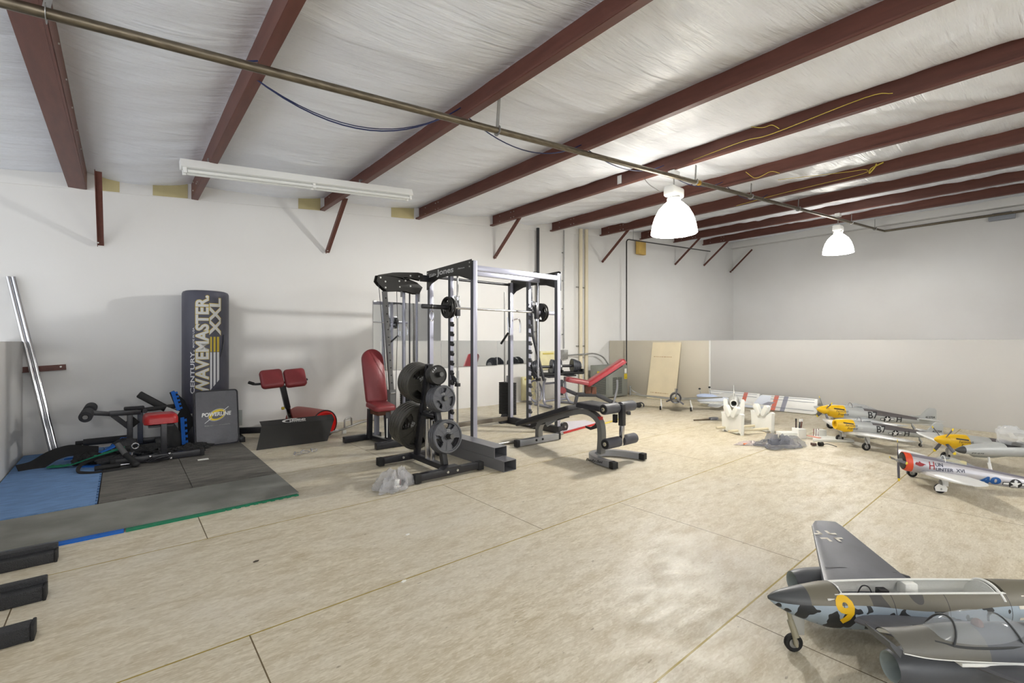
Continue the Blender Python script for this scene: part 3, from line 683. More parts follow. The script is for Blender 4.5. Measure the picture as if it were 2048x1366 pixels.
# ---------------------------------------------------------------- pile of straps and handles
def strapthing(name, label, cat, pts, w_, th, m_, up=(0,0,1)):
    return tag(B(m_).strap(smooth(pts, 6), w_, th, up).build(name), label, cat)
M_strap = mat('black_webbing', (28, 28, 29), .8, bump=(200, .3))
strapthing('lifting_belt', 'wide black belt curling up at the left end of the pile', 'belt', [(-.72, 6.1, .03), (-.62, 6.14, .045), (-.5, 6.16, .12), (-.38, 6.17, .15), (-.26, 6.2, .12), (-.18, 6.22, .10)], .12, .008, M_strap, up=(.15,-.75,.65))
strapthing('leather_strap', 'long black strap looping at the front of the pile', 'strap', [(.12, 5.62, .045), (-.05, 5.56, .03), (-.2, 5.57, .028), (-.29, 5.66, .035), (-.3, 5.8, .05), (-.25, 5.88, .08), (-.12, 5.92, .10)], .03, .005, M_strap, up=(.3,-.9,.3))
for pts, l, m_ in (([(-.52, 6.05, .04), (-.36, 5.98, .05), (-.16, 5.86, .13), (.02, 5.84, .18)], 'green scalloped foam edge strip in the pile on the blue mat', M_green),
                   ([(-.42, 6.3, .05), (-.25, 6.22, .07), (-.1, 6.2, .12), (.02, 6.35, .19)], 'bright blue foam strip standing up in the pile on the blue mat', M_bluef),
                   ([(-.3, 5.95, .03), (-.15, 5.85, .028), (0, 5.82, .028)], 'bright blue foam scrap under the grey handle of the pile', M_bluef)):
    P_ = smooth(pts, 6); q = B(m_); q.strap(P_, .055, .012)
    if m_ is M_green:
        for k in range(1, len(P_)-1, 2): q.box(P_[k]+V((.0, .035, 0)), (.02, .03, .012))
    tag(q.build('foam_strip'), l, 'foam strip')
def crumple(c, r, m_, name, label, cat, seed, flat=.5, kind=None, n=26, amp=.35):
    rnd = random.Random(seed); ph = [rnd.uniform(0, 6.3) for _ in range(9)]; q = B(m_); rings = []
    for i in range(1, n):
        th = PI*i/n; ring = []
        for k in range(2*n):
            a = PI*k/n
            d = 1+amp*(.5*math.sin(3*a+ph[0]+2*th)+.4*math.sin(5*a+ph[1]-3*th)+.3*math.sin(9*a+ph[2]+7*th)+.22*math.sin(17*a+ph[3]*th)+rnd.uniform(-.12, .12))
            z = c[2]+r[2]*(1-math.cos(th))/2*2*max(.25, d) if False else c[2]+max(0, r[2]*(-math.cos(th)*d+1))*.5
            ring.append((c[0]+r[0]*math.sin(th)*math.cos(a)*d, c[1]+r[1]*math.sin(th)*math.sin(a)*d, z))
        rings.append(ring)
    q.loft(rings); return tag(q.build(name, angle=22), label, cat)
M_cloth = mat('black_cloth', (30, 30, 31), .85, bump=(80, .4))
crumple((-.25, 5.98, .026), (.10, .07, .11), M_cloth, 'tangled_strap', 'tangled ball of black cord and straps on the pile', 'strap', 4, amp=.25)
crumple((.10, 6.15, .026), (.24, .08, .10), M_cloth, 'black_gloves', 'black neoprene straps spread on the pile behind the front foot', 'strap', 9)
crumple((.02, 6.28, .026), (.11, .09, .17), M_foam, 'black_pad', 'black rounded pad at the back of the pile', 'pad', 12, amp=.1)
crumple((.42, 5.93, .026), (.17, .07, .07), M_cloth, 'ankle_strap', 'black ankle strap lying behind the right end of the long black foot', 'strap', 15)
crumple((.58, 5.96, .026), (.14, .05, .09), M_cloth, 'cable_bundle', 'black cable bundle in front of the grey padded box', 'cable', 17)
crumple((-.03, 5.84, .026), (.15, .06, .09), M_foam, 'boxing_mitt', 'dark grey padded mitt in the middle of the pile', 'mitt', 21, amp=.12)
t = thing('grip_handle', 'dark grey handle with a lighter grip lying in front of the pile', 'handle', (0, 5.75, .03))
B(mat('grey_grip', (92, 92, 92), .5)).cyl((-.03, .06, .19), (.03, -.04, .10), .024, n=16).build('grip', t); B(M_rubber).cyl((.03, -.04, .10), (.10, -.16, .025), .026, n=16).build('foam_grip', t)
B(M_rubber).ell((.10, -.165, .025), (.034, .03, .028), 8).build('end_knob', t); B(M_chrome).tube([(.1+.026*math.cos(k*PI/6), .03, .16+.026*math.sin(k*PI/6)) for k in range(12)], .007, 8, closed=True).build('ring', t)
t = thing('steel_disc', 'dark blue round disc lying under the grip handle', 'disc', (.07, 5.83, .026))
B(mat('dark_blue_plate', (28, 38, 66), .4, .2)).lathe([(.001,.0), (.10,.0), (.105,.01), (.10,.03), (.03,.035), (.001,.035)], I4, 30).build('disc_body', t); B(M_chrome).cyl((0,0,.03), (0,0,.10), .02).build('hub', t)
t = thing('black_bar_grip', 'short black padded bar on the floor at the front of the pile', 'handle', (-.14, 5.64, .052))
B(M_rubber).cyl((-.05, 0, 0), (.13, .01, 0), .022).build('grip', t); B(M_chrome).cyl((.13, .01, 0), (.24, .02, 0), .009).build('rod', t)
t = thing('black_roll', 'black foam roll lying by the wall behind the pile', 'foam roll', (-.15, 6.62, .06))
B(M_foam).cyl((-.16, 0, .08), (.24, 0, .08), .036).build('roll', t); B(M_rubber).cyl((-.22, 0, .08), (-.16, 0, .08), .022).build('end_plug', t)
t = thing('pulley_cable', 'black looped cable with two silver ball ends hanging at the long black foot', 'cable', (.28, 5.68, .03))
q = B(M_black); rnd = random.Random(5)
for k in range(4): q.tube([(.07*math.cos(a+k)*(1+.2*k), .025*math.sin(a)+.0, .03+.02*math.sin(a*1.5+k)) for a in [j*PI/8 for j in range(17)]], .004, 6)
q.build('cord', t)
for p in ((-.07, -.0, .06), (.08, 0, .065), (.09, -.01, .02)): B(M_chrome).ell(p, (.014,.014,.014), 8).build('ball_end', t)
# pieces behind the machine near the wall
t = tag(B(mat('clear_acrylic', (225, 232, 230), .1, trans=.9)).box((1.13, 6.9, .21), (.14, .01, .2)).build('acrylic_sheet'), 'clear acrylic sheet leaning on the back wall right of the grey pad', 'sheet')

# ---------------------------------------------------------------- back extension bench with lettered plate
t = thing('back_extension_bench', 'black back extension bench with two burgundy pads and a lettered foot plate', 'exercise machine', (1.5, 6.2, 0))
q = B(M_black); q.bar((-.40, .36, .10), (.15, .10, .10), .06, .075, bev=.004); q.build('base_rail', t)
q = B(M_black); q.bar((-.40, .1, .03), (-.40, .6, .03), .06, .06, bev=.004); q.build('rear_foot', t)
q = B(M_black); q.bar((-.25, -.3, .03), (.35, -.3, .03), .05, .05, bev=.004); q.build('front_foot', t)
q = B(M_chrome); q.bar((.165, .1, .08), (.065, .0, .42), .05, .05, up=(0,1,0), bev=.003); q.build('chrome_slide', t)
q = B(M_black); q.bar((.075, .01, .38), (-.0, -.06, .66), .06, .06, up=(0,1,0), bev=.003); q.build('sleeve', t)
B(M_let_y).cyl((.03, -.02, .38), (.0, -.02, .38), .018, n=10).build('pull_pin', t)
for s_, x in ((-1, -.13), (1, .13)):
    Mx = Matrix.Translation(V((x-.0, -.13, .70))) @ RY(-4*1) @ RX(62) @ T(0, .05, 0)
    cushion('hip_pad', t, .245, .23, .07, Mx, M_redv, .04)
q = B(M_black); q.tube(smooth([(-.36, -.11, .72), (-.31, -.10, .70), (-.2, -.08, .70), (0, -.07, .70), (.22, -.08, .71), (.28, -.10, .73)], 4), .014, 10); q.build('handlebar', t)
B(M_rubber).cyl((-.375, -.112, .727), (-.32, -.105, .705), .018, n=12).build('handle_grip', t)
M_fp = mat('black_foot_plate', (22, 21, 19), .34)
# foot plate: a bent sheet
pa, pb, pc, pd = V((-.366, -.47, .003)), V((.401, -.47, .003)), V((.52, -.362, .24)), V((-.29, -.362, .24))
pe, pf = V((.515, -.30, .29)), V((-.30, -.30, .29))
q = B(M_fp); n_ = V((0, .006, -.003))
q.loft([[pa, pb, pb+n_, pa+n_], [pd, pc, pc+n_, pd+n_]]); q.m(mat('foot_plate_lip', (44, 43, 42), .3)); q.loft([[pd, pc, pc+n_, pd+n_], [pf, pe, pe+n_, pf+n_]]); pl = q.build('foot_plate', t, angle=20)
FM = frame(pd.lerp(pf, .12) + V((.25, -.003, .003)), pc-pd, pf-pd)
q = B(M_white); q.text('LEGEND', FM, (.05, .022, .18, .026), bold=.035, depth=.001, shear=.25); q.text('FITNESS', FM, (.05, .006, .18, .010), bold=.02, depth=.001)
cr = [(.10-.13*math.cos(a), .032+.030*math.sin(a)) for a in [k*PI/14 for k in range(-5, 9)]]; ci = [(.12-.12*math.cos(a), .028+.026*math.sin(a)) for a in [k*PI/14 for k in range(-5, 9)]][::-1]
q.prism(cr+ci, .001, FM@T(-.0, .0, .0)); q.build('lettering', pl)
# red bolster
t = thing('red_bolster', 'round red vinyl bolster lying behind the lettered black plate', 'bolster', (1.865, 6.27, .172))
ax = V((-.24, .95, 0)).normalized(); RM = (V((0,0,1)).rotation_difference(ax)).to_matrix().to_4x4()
B(mat('dull_red_vinyl', (150, 62, 52), .4)).lathe([(.001, .34), (.14, .34), (.165, .31), (.170, .1), (.170, -.31), (.158, -.325)], RM, 40).build('roll_cover', t)
q = B(mat('glossy_red_end', (205, 22, 18), .22, bump=(40, .1)))
rings = []
for r, h in ((.158, -.325), (.14, -.345), (.08, -.352), (.03, -.35), (.001, -.35)): rings.append([RM @ V((r*(1+.0*k)*math.cos(k*PI/24), r*math.sin(k*PI/24), h+(.006*(k % 2) if .02 < r < .13 else 0))) for k in range(48)])
q.loft(rings); q.build('end_cap', t)
B(M_black).tube([RM @ V((.167*math.cos(k*PI/20), .167*math.sin(k*PI/20), -.322)) for k in range(40)], .006, 6, closed=True).build('piping', t)
# long bar with a cable grip
t = thing('lat_bar', 'silver bar with a hooped grip on the floor between the bolster and the red bench', 'bar', (2.2, 6.15, .0))
q = B(M_steel); q.tube(smooth([(-.22, -.2, .05), (.0, -.1, .06), (.3, .02, .10), (.55, .1, .10)], 5), .014, 12); q.build('bar', t)
B(M_chrome).cyl((-.2, -.19, .052), (-.08, -.14, .056), .02, n=14).build('sleeve', t)
q = B(M_steel); q.tube([(.03, -.09, .07), (.03, -.09, .17), (.045, -.085, .185), (.12, -.06, .195), (.135, -.055, .18), (.14, -.05, .09)], .011, 10); q.build('hoop_grip', t)
B(M_wht_foam).box((.02, -.1, .022), (.05, .04, .044), bev=.006).build('rest_block', t)
# steel clips
for (x, y, rz), l in (((1.42, 5.2, 20), 'left chrome snap link of the three lying in front of the black plate'), ((1.5, 5.23, -25), 'middle chrome snap link of the three lying in front of the black plate'), ((1.6, 5.25, 40), 'right chrome snap link of the three lying in front of the black plate')):
    t = thing('snap_link', l, 'clip', (x, y, .006), rz, 'chrome snap links')
    B(M_chrome).tube([(.045*math.cos(a), .018*math.sin(a), .012+.008*math.sin(a)) for a in [k*PI/9 for k in range(18)]], .005, 8, closed=True).build('loop', t)
    B(M_chrome).cyl((-.045, .0, .012), (-.015, .022, .03), .009, n=10).build('gate', t)

# ---------------------------------------------------------------- black steel frame at the bottom left
t = thing('floor_frame_rack', 'black hammered steel frame with three feet at the bottom left edge of the room', 'frame', (-.6, 3.1, 0))
M_ham = mat('hammered_black', (48, 49, 52), .42, .25, bump=(220, .5))
for yy, h_ in ((.47, .055), (-.02, .06), (-.40, .06)):
    q = B(M_ham); q.bar((-.35, yy, h_/2), (.32, yy, h_/2), .075, h_, bev=.006)
    if yy > -.1: q.bar((-.35, yy+.05, h_/2+.012), (.328, yy+.05, h_/2+.012), .05, h_+.02, bev=.006)
    ft = q.build('foot_rail', t); B(M_rubber).box((.325, yy, h_/2), (.012, .08, h_+.004), bev=.004).build('end_cap', ft)
q = B(M_ham); q.bar((-.16, .45, .04), (-.34, -.45, .04), .06, .06, bev=.005); q.build('cross_rail', t)
# ---------------------------------------------------------------- the big rack
RX0, RX1, RY0, RY1 = 3.04, 4.38, 4.29, 5.25
M_lav = mat('lavender_silver_paint', (176, 177, 192), .3, .25)
rack = thing('smith_machine_rack', 'tall silver and black cable rack frame with lettered top plate standing before the back wall', 'weight rack', (RX0, RY0, 0))
def RV(x, y, z): return V((x-RX0, y-RY0, z))
def post(x, y, h, m_=M_lav, w_=.055, name='post', z0=0, par=rack, cap=True):
    q = B(m_); q.box(RV(x, y, (h+z0)/2), (w_, w_, h-z0), bev=.003); q.m(M_silver_dark); q.box(RV(x-w_/2-.0008, y, (h+z0)/2), (.002, w_*.96, (h-z0)*.998))  # left face gets a darker skin, its shade painted on
    return q.build(name, par)
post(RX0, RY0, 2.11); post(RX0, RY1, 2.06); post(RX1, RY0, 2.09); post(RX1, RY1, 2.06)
for yy in (RY0, 4.62): B(M_lav).bar(RV(RX0+.03, yy, 2.03), RV(RX1-.03, yy, 2.03), .05, .06, bev=.003).build('top_beam', rack)
B(M_black).cyl(RV(RX0, RY1, 2.03), RV(RX1, RY1, 2.03), .018, n=12).build('pull_up_bar', rack)
M_plate = mat('brown_black_plate', (46, 44, 41), .35, .2)
outl = [(0, 1.86), (.03, 1.87), (.12, 1.93), (.28, 1.972), (.5, 1.985), (.75, 1.96), (.97, 1.895), (1.0, 1.895), (1.0, 2.125), (0, 2.10)]
ml = M_plate
pl = B(ml).prism(outl, .006, Matrix.Translation(RV(RX0-.034, RY1+.03, 0)) @ frame((0,0,0), (0,-1,0), (0,0,1))).build('side_plate', rack)
TF = Matrix.Translation(RV(RX0-.0405, RY1+.03, 0)) @ frame((0,0,0), (0,-1,0), (0,0,1))
B(mat('light_grey_lettering', (196, 196, 194), .45)).text('Jones', TF, (.25, 1.998, .38, .092), bold=.022, depth=.0008).build('lettering', pl)
q = B(MATS['light_grey_lettering']); q.text('BSAP', TF, (.06, 2.015, .13, .04), bold=.0, depth=.0008, shear=.3); q.prism([(.05,2.012),(.22,2.028),(.235,2.04),(.2,2.05),(.19,2.047),(.22,2.04),(.21,2.033),(.05,2.02)], .001, TF); q.build('logo', pl)
q = B(MATS['light_grey_lettering']); q.text('Platinum', TF, (.72, 2.04, .14, .016), depth=.0008, shear=.3); q.build('small_lettering', pl)
for s_, z in ((.965, 2.09), (.965, 2.045), (.03, 2.07)): B(M_bolt).cyl(TF @ V((s_, z, 0)), TF @ V((s_, z, .006)), .009, n=10).build('bolt', rack)
p2 = B(ml).prism(outl, .006, Matrix.Translation(RV(RX1+.034, RY1+.03, 0)) @ frame((0,0,0), (0,-1,0), (0,0,1))).build('side_plate', rack)
B(ml).box(RV(RX1+.036, RY0-.0, 1.99), (.008, .06, .25)).build('corner_bracket', rack)
for y, z in ((RY1+.0, 2.06), (RY1+.0, 1.95), (RY0+.03, 2.06)): B(M_bolt).cyl(RV(RX1+.03, y, z), RV(RX1+.02, y, z), .009, n=10).build('bolt', rack)
# base
B(M_black).bar(RV(RX0, RY0-.05, .04), RV(RX0, RY1+.1, .04), .06, .08, bev=.003).build('base_rail', rack)
B(M_black).bar(RV(RX1, RY0-.05, .045), RV(RX1, RY1+.05, .045), .07, .09, bev=.003).build('base_rail', rack)
B(mat('taupe_beam', (120, 112, 100), .45, .2)).bar(RV(RX0, RY1+.05, .07), RV(RX1, RY1+.05, .07), .05, .06, bev=.003).build('rear_beam', rack)
q = B(M_black); q.prism([(-.05, 0), (.07, 0), (.07, .13), (-.0, .13), (-.06, .02)], .06, Matrix.Translation(RV(RX1-.10, RY1+.09, 0)) @ frame((0,0,0), (1,0,0), (0,0,1))); q.build('rear_bracket', rack)
q = B(M_black); q.lathe([(.012, -.02), (.06, -.02), (.06, -.012), (.05, 0), (.06, .012), (.06, .02), (.012, .02)], Matrix.Translation(RV(RX1+.10, RY0-.02, .075)) @ RX(90), 24); q.build('floor_pulley', rack)
B(M_galv).cyl(RV(RX1+.10, RY0-.05, .075), RV(RX1+.10, RY0+.02, .075), .015, n=10).build('pulley_axle', rack)
# smith uprights with catch notches and guide rods
for x, sx_ in ((3.06, 1), (4.33, 1)):
    q = B(M_lav); q.box(RV(x, 4.80, 1.03), (.045, .05, 1.98), bev=.003); q.m(M_silver_dark); q.box(RV(x-.0235, 4.80, 1.03), (.002, .048, 1.97)); q.build('catch_upright', rack)  # shade of the upright's left face painted on as a darker skin
    for k in range(13):
        z = .22+.117*k
        c = B(M_black if x < 4 else M_silver_dark); c.prism([(0, 0), (.05, -.012), (.062, .02), (.045, .018), (.04, .045), (0, .05)], .03, Matrix.Translation(RV(x-.005, 4.775, z)) @ frame((0,0,0), (0,-1,0), (0,0,1)) ); c.build('catch_hook', rack)
    yr = 4.70 if x < 4 else 4.64
    B(M_steel if x < 4 else M_chrome).cyl(RV(x+.03, yr, .06), RV(x+.03, yr, 2.0), .012, n=14).build('guide_rod', rack)
    pts = [RV(x+.03+.02*math.cos(a), yr+.02*math.sin(a), .70+.15*a/(2*PI*9)) for a in [j*PI/5 for j in range(90)]]
    B(M_chrome).tube(pts, .0028, 5).build('spring', rack)
    q = B(M_black); q.bar(RV(x+.03, yr, .70), RV(x+.0, yr+.06, .78), .03, .03); q.bar(RV(x-.005, yr+.03, .69), RV(x-.01, yr+.1, .88), .015, .03); q.box(RV(x+.03, yr, .68), (.05,.05,.04)); q.build('safety_stop', rack)
# weight stacks
def stack(x, y, w_, d_, n, par, z0=.1, name='weight_stack'):
    q = B(M_rubber)
    for k in range(n): q.box(RV(x, y, z0+.0255*k+.012), (w_, d_, .022), bev=.002)
    q.m(M_chrome); q.cyl(RV(x, y, z0+.0255*n), RV(x, y, z0+.0255*n+.10), .02); return q.build(name, par)
stack(4.46, 5.42, .13, .26, 19, rack)
for dy in (-.07, .07): B(M_steel).cyl(RV(4.46, 5.42+dy, .05), RV(4.46, 5.42+dy, 1.95), .011, n=10).build('stack_guide_rod', rack)
# lat tower plates on the left
UP = [(2.309, 1.983), (2.487, 2.027), (2.578, 2.039), (2.832, 2.06), (2.898, 2.048), (2.898, 1.967), (2.873, 1.968), (2.775, 1.98), (2.688, 1.977), (2.656, 1.971), (2.51, 1.985)]
LO = [(2.309, 1.983), (2.51, 1.978), (2.625, 1.958), (2.719, 1.963), (2.816, 1.934), (2.894, 1.878), (2.881, 1.855), (2.849, 1.794), (2.8, 1.791), (2.688, 1.812), (2.578, 1.813), (2.42, 1.797), (2.324, 1.87), (2.291, 1.909)]
BO = [(2.334, 1.953), (2.394, 1.911), (2.397, 1.84), (2.573, 1.931), (2.579, 1.861), (2.655, 1.942), (2.722, 2.009), (2.839, 2.012), (2.722, 1.881)]
for yy in (5.2, 5.29):
    q = B(ml); F_ = frame(RV(0, yy, 0), (1,0,0), (0,0,1))
    q.prism(UP, .006, F_); q.prism(LO, .006, F_); q.prism([(2.64, 1.985), (2.70, 1.985), (2.72, 1.95), (2.62, 1.95)], .006, F_); arm = q.build('pulley_arm_plate', rack)
    if yy < 5.25:
        for bx, bz in BO: B(M_bolt).cyl(RV(bx, yy-.014, bz), RV(bx, yy+.0, bz), .0105, n=12).build('bolt', rack)
B(M_black).box(RV(2.95, 5.24, 2.0), (.12, .05, .08), bev=.003).build('arm_bracket', rack)
M_gunm = mat('gunmetal_upright', (118, 118, 118), .38, .4)
q = B(M_gunm); q.bar(RV(2.407, 5.24, 1.80), RV(2.60, 5.44, .45), .05, .045, up=(0,1,0)); up_ = q.build('adjustment_upright', rack)
q = B(M_rubber)
for k in range(14):
    p = V(RV(2.418, 5.226, 1.72)).lerp(RV(2.595, 5.405, .5), k/13); q.cyl(p, p+V((0,.004,0)), .008, n=8)
q.build('adjustment_holes', up_)['kind'] = 'stuff'
q = B(M_gunm); q.bar(RV(2.58, 5.42, .60), RV(2.62, 5.44, .02), .075, .07, up=(0,1,0)); q.build('lower_sleeve', rack)
B(M_silver).bar(RV(2.445, 5.30, 1.78), RV(2.66, 5.50, .1), .03, .03, up=(0,1,0)).build('rear_upright', rack)
B(M_chrome).cyl(RV(2.55, 5.38, .56), RV(2.61, 5.38, .56), .012, n=10).build('pull_pin', rack)
for x, r in ((2.72, .018), (2.80, .010), (2.90, .017)):
    B(M_silver if r > .012 else M_black).cyl(RV(x, 5.36, .1), RV(x, 5.36, 1.85), r, n=12).build('stack_guide_rod', rack)
stack(2.86, 5.42, .27, .12, 19, rack)
for a, b in ((RV(2.628, 5.24, 1.82), RV(2.628, 5.24, 1.745)), (RV(2.868, 5.24, 1.87), RV(2.868, 5.24, 1.70))): B(M_gunm).cyl(a, b, .013, n=10).build('stub_tube', rack)
for pts in ([RV(2.325, 5.22, 1.88), RV(2.42, 5.22, .8), RV(2.5, 5.3, .1)], [RV(2.555, 5.22, 1.82), RV(2.565, 5.22, 1.4), RV(2.57, 5.3, .1)]): B(M_black).tube(pts, .004, 6).build('cable', rack)
B(M_black).bar(RV(2.6, 5.44, .04), RV(3.04, 5.44, .04), .06, .07, bev=.003).build('tower_base', rack)
# cable arm on the right
B(M_black).tube([RV(4.66, 5.12, 2.02), RV(4.68, 5.1, 1.3), RV(4.77, 4.95, .62)], .022, 12).build('cable_arm', rack)
# hook and hanging grips
q = B(M_chrome); q.tube(smooth([RV(4.40, 5.20, 1.52), RV(4.47, 5.18, 1.53), RV(4.50, 5.18, 1.48), RV(4.50, 5.18, 1.33)], 5), .011, 10); q.build('bar_hook', rack)
t = thing('hanging_grip', 'black angled grip hanging at the left side of the rear right post', 'handle', (4.28, 5.2, 1.2))
B(M_chrome).tube([(0, 0, .35), (.01, 0, .20), (.01, 0, .10)], .007, 8).build('chain', t)
B(M_chrome).tube([(-.02,0,.10), (.05,0,.09), (.05,0,.20), (.03,0,.2)], .007, 8).build('shackle', t); B(M_rubber).cyl((0, -.01, .12), (-.16, -.05, -.03), .016, n=12).build('grip', t)

# ---------------------------------------------------------------- the rack's bar and its plates
YB, ZB = 4.68, 1.60
t = thing('smith_bar', 'silver bar running across the rack with black sleeves', 'barbell', (3.7, YB, ZB))
B(M_chrome).cyl((-.68, 0, 0), (.66, 0, 0), .014, n=16).build('bar', t)
B(M_black).cyl((-1.10, 0, 0), (-.66, 0, 0), .026, n=20).build('sleeve', t); B(M_lav).cyl((.62, 0, 0), (1.05, 0, 0), .026, n=20).build('sleeve', t)
for x, yo in ((-.61, .02), (.63, -.04)):
    q = B(M_black); q.box((x, yo, .0), (.055, .05, .19), bev=.006); q.m(M_chrome); q.cyl((x, yo, -.12), (x, yo, .13), .018, n=14); q.build('slide_bearing', t)
    q = B(M_chrome); q.bar((x-.05, -.0, .14), (x+.03, .04, .14), .02, .02); q.bar((x-.05, .0, .14), (x-.0, .0, -.02), .012, .02); q.build('catch_lever', t)
q = B(M_chrome); q.tube([(-.97+.03*math.cos(a)*.3, .03*math.cos(a), .03*math.sin(a)) for a in [k*PI/8 for k in range(16)]], .005, 8, closed=True)
q.tube([(-.975+.024*math.sin(a), .0, -.105+.06*math.cos(a)) for a in [k*PI/9 for k in range(18)]], .006, 8, closed=True); q.build('snap_clip', t)

def plate_mesh(R, th, face, hub=.026, slots=3, slot_w=60, off=90, letters=None, num=None):
    """cast grip plate: hub, web with three hand slots, raised rim; axis along local z"""
    N_ = 72; rads = [hub, R*.22, R*.44, R*.54, R*.80, R*.86]; q = B(M_iron)
    zt = th*.28
    def present(i, k):
        if i != 3 and i != 2: return True
        a = (k+.5)*360/N_
        for s_ in range(slots):
            d = (a-off-s_*120+180) % 360-180
            if abs(d) < slot_w/2*(1 if i == 3 else .8): return False
        return True
    q.m(face)
    for i in range(5):
        for k in range(N_):
            if not present(i, k): continue
            a0, a1 = 2*PI*k/N_, 2*PI*(k+1)/N_; r0, r1 = rads[i], rads[i+1]
            P4 = [(r0*math.cos(a0), r0*math.sin(a0)), (r1*math.cos(a0), r1*math.sin(a0)), (r1*math.cos(a1), r1*math.sin(a1)), (r0*math.cos(a1), r0*math.sin(a1))]
            vs_ = [q.bm.verts.new((x, y, z)) for z in (-zt, zt) for x, y in P4]
            q.face(vs_[:4][::-1]); q.face(vs_[4:])
            nb = (present(i-1, k) if i else False, present(i, k+1), present(i+1, k) if i < 4 else True, present(i, k-1))
            for j, (a, b) in enumerate(((3, 0), (2, 3), (1, 2), (0, 1))):
                if not nb[j]: q.face([vs_[a], vs_[b], vs_[b+4], vs_[a+4]])
    bmesh.ops.remove_doubles(q.bm, verts=q.bm.verts, dist=1e-5)
    h = th/2
    q.m(face); q.lathe([(R*.855, -h*.7), (R*.87, -h), (R*.95, -h), (R, -h*.45), (R, h*.45), (R*.95, h), (R*.87, h), (R*.855, h*.7), (R*.855, -h*.7)], I4, 72)
    q.lathe([(hub, -h), (R*.2, -h), (R*.22, -h*.6), (R*.22, h*.6), (R*.2, h), (hub, h), (hub, -h)], I4, 40)
    for s_ in range(slots):     # spoke ribs between the slots
        a = math.radians(off+60+120*s_); c_, s2 = math.cos(a), math.sin(a)
        q.bar((c_*R*.2, s2*R*.2, zt), (c_*R*.86, s2*R*.86, zt), R*.06, th*.16)
        q.bar((c_*R*.2, s2*R*.2, -zt), (c_*R*.86, s2*R*.86, -zt), R*.06, th*.16)
    o = q.build('weight_plate', angle=30)
    o['category'] = 'weight plate'
    ml_ = mat('raised_number_paint', (150, 150, 148), .45)
    if num:
        for sg in (1, -1):
            q = B(ml_ if face is M_irong or True else face); Fm = T(0, 0, sg*(zt+.0015)) @ (I4 if sg > 0 else RY(180))
            q.text(num, Fm, (-R*.13, R*.27, R*.26, R*.17), bold=.03, depth=.002); q.build('raised_number', o)
    if letters:
        q = B(M_let_s); Fm = T(0, 0, zt+.0015)
        for j, ch in enumerate(letters):
            q.text(ch, Fm @ RZ(150-j*20-90) @ T(0, R*.68, 0), (-R*.07, -R*.08, R*.14, R*.18), bold=.05, depth=.002)
        q.build('raised_letters', o)
    return o
pl45 = plate_mesh(.222, .042, mat('worn_iron_face', (74, 72, 66), .36, .4, bump=(160, .2)), num='45')
pl35 = plate_mesh(.19, .04, MATS['worn_iron_face'], num='35')
pl25 = plate_mesh(.152, .036, M_irong, num='25')
pl10 = plate_mesh(.122, .026, M_irong, num='10')
pl5 = plate_mesh(.092, .022, M_iron, slots=0, letters='CAP')
plb = plate_mesh(.128, .026, M_iron, num='10')
_used = {}
def put(src, M, label, group):
    if src.name in _used: o = dup(src, M=M, label=label, group=group)
    else:
        _used[src.name] = 1; o = src; o.matrix_basis = M; o['label'] = label; o['group'] = group
    return o
# ---------------------------------------------------------------- weight tree
TX, TYF, TYR = 2.24, 3.52, 4.24
tree = thing('weight_tree', 'black A-frame plate rack holding stacks of weight plates', 'weight rack', (TX, 3.88, 0))
def TV(x, y, z): return V((x-TX, y-3.88, z))
B(M_black).bar(TV(1.93, TYF, .05), TV(2.53, TYF, .05), .06, .06, bev=.004).build('front_foot', tree)
B(M_black).bar(TV(1.93, TYR, .05), TV(2.53, TYR, .05), .06, .06, bev=.004).build('rear_foot', tree)
for y in (TYF, TYR):
    for x in (1.905, 2.555): B(M_rubber).box(TV(x, y, .045), (.06, .07, .075), bev=.006).build('end_cap', tree)
B(M_black).bar(TV(TX, TYF, .06), TV(TX, TYR, .06), .06, .05, bev=.004).build('base_beam', tree)
q = B(M_black); q.prism([(-.10, 0), (.10, 0), (.07, .014), (-.07, .014)], .085, Matrix.Translation(TV(TX, TYF+.042, .08)) @ RX(90)); q.build('joint_plate', tree)
for x in (2.19, 2.29): B(M_bolt).cyl(TV(x, TYF-.03, .055), TV(x, TYF-.042, .055), .011, n=12).build('bolt', tree)
B(M_bolt).cyl(TV(2.13, TYR-.03, .055), TV(2.13, TYR-.042, .055), .011, n=12).build('bolt', tree)
fy = lambda z: TYF+.10+(z-.08)*(.26/.9)        # front leg line
ry = lambda z: TYR-.10-(z-.08)*(.24/.9)
B(M_black).bar(TV(TX, fy(.08), .08), TV(TX, fy(.98), .98), .05, .06, up=(0,1,0), bev=.004).build('front_leg', tree)
B(M_black).bar(TV(TX, ry(.08), .08), TV(TX, ry(.98), .98), .05, .06, up=(0,1,0), bev=.004).build('rear_leg', tree)
q = B(M_black); q.bar(TV(TX, fy(.5), .5), TV(TX, ry(.5), .5), .05, .025); q.build('mid_shelf', tree)
for y in (3.83, 3.93):
    B(M_black).tube([TV(TX-.0+.034*math.cos(a), y+.034*math.sin(a), .53) for a in [k*PI/10 for k in range(20)]], .007, 6, closed=True).build('bar_ring', tree)
    B(M_chrome).cyl(TV(TX, y, .08), TV(TX, y, .46), .024, n=16).build('bar_tube', tree)
tilt = math.radians(8)
def peg(z, front, L_=.20):
    y = (fy(z) if front else ry(z)); s_ = -1 if front else 1
    a = TV(TX, y, z); b = a + V((0, s_*L_*math.cos(tilt), L_*math.sin(tilt)))
    q = B(M_iron); q.cyl(a, b, .024, n=18); q.build('peg', tree)
    B(mat('peg_cap', (92, 92, 90), .4, .3)).cyl(b, b+(b-a).normalized()*.006, .021, n=18).build('peg_cap', tree)
    return a+V((TX, 3.88, 0)), (b-a).normalized()
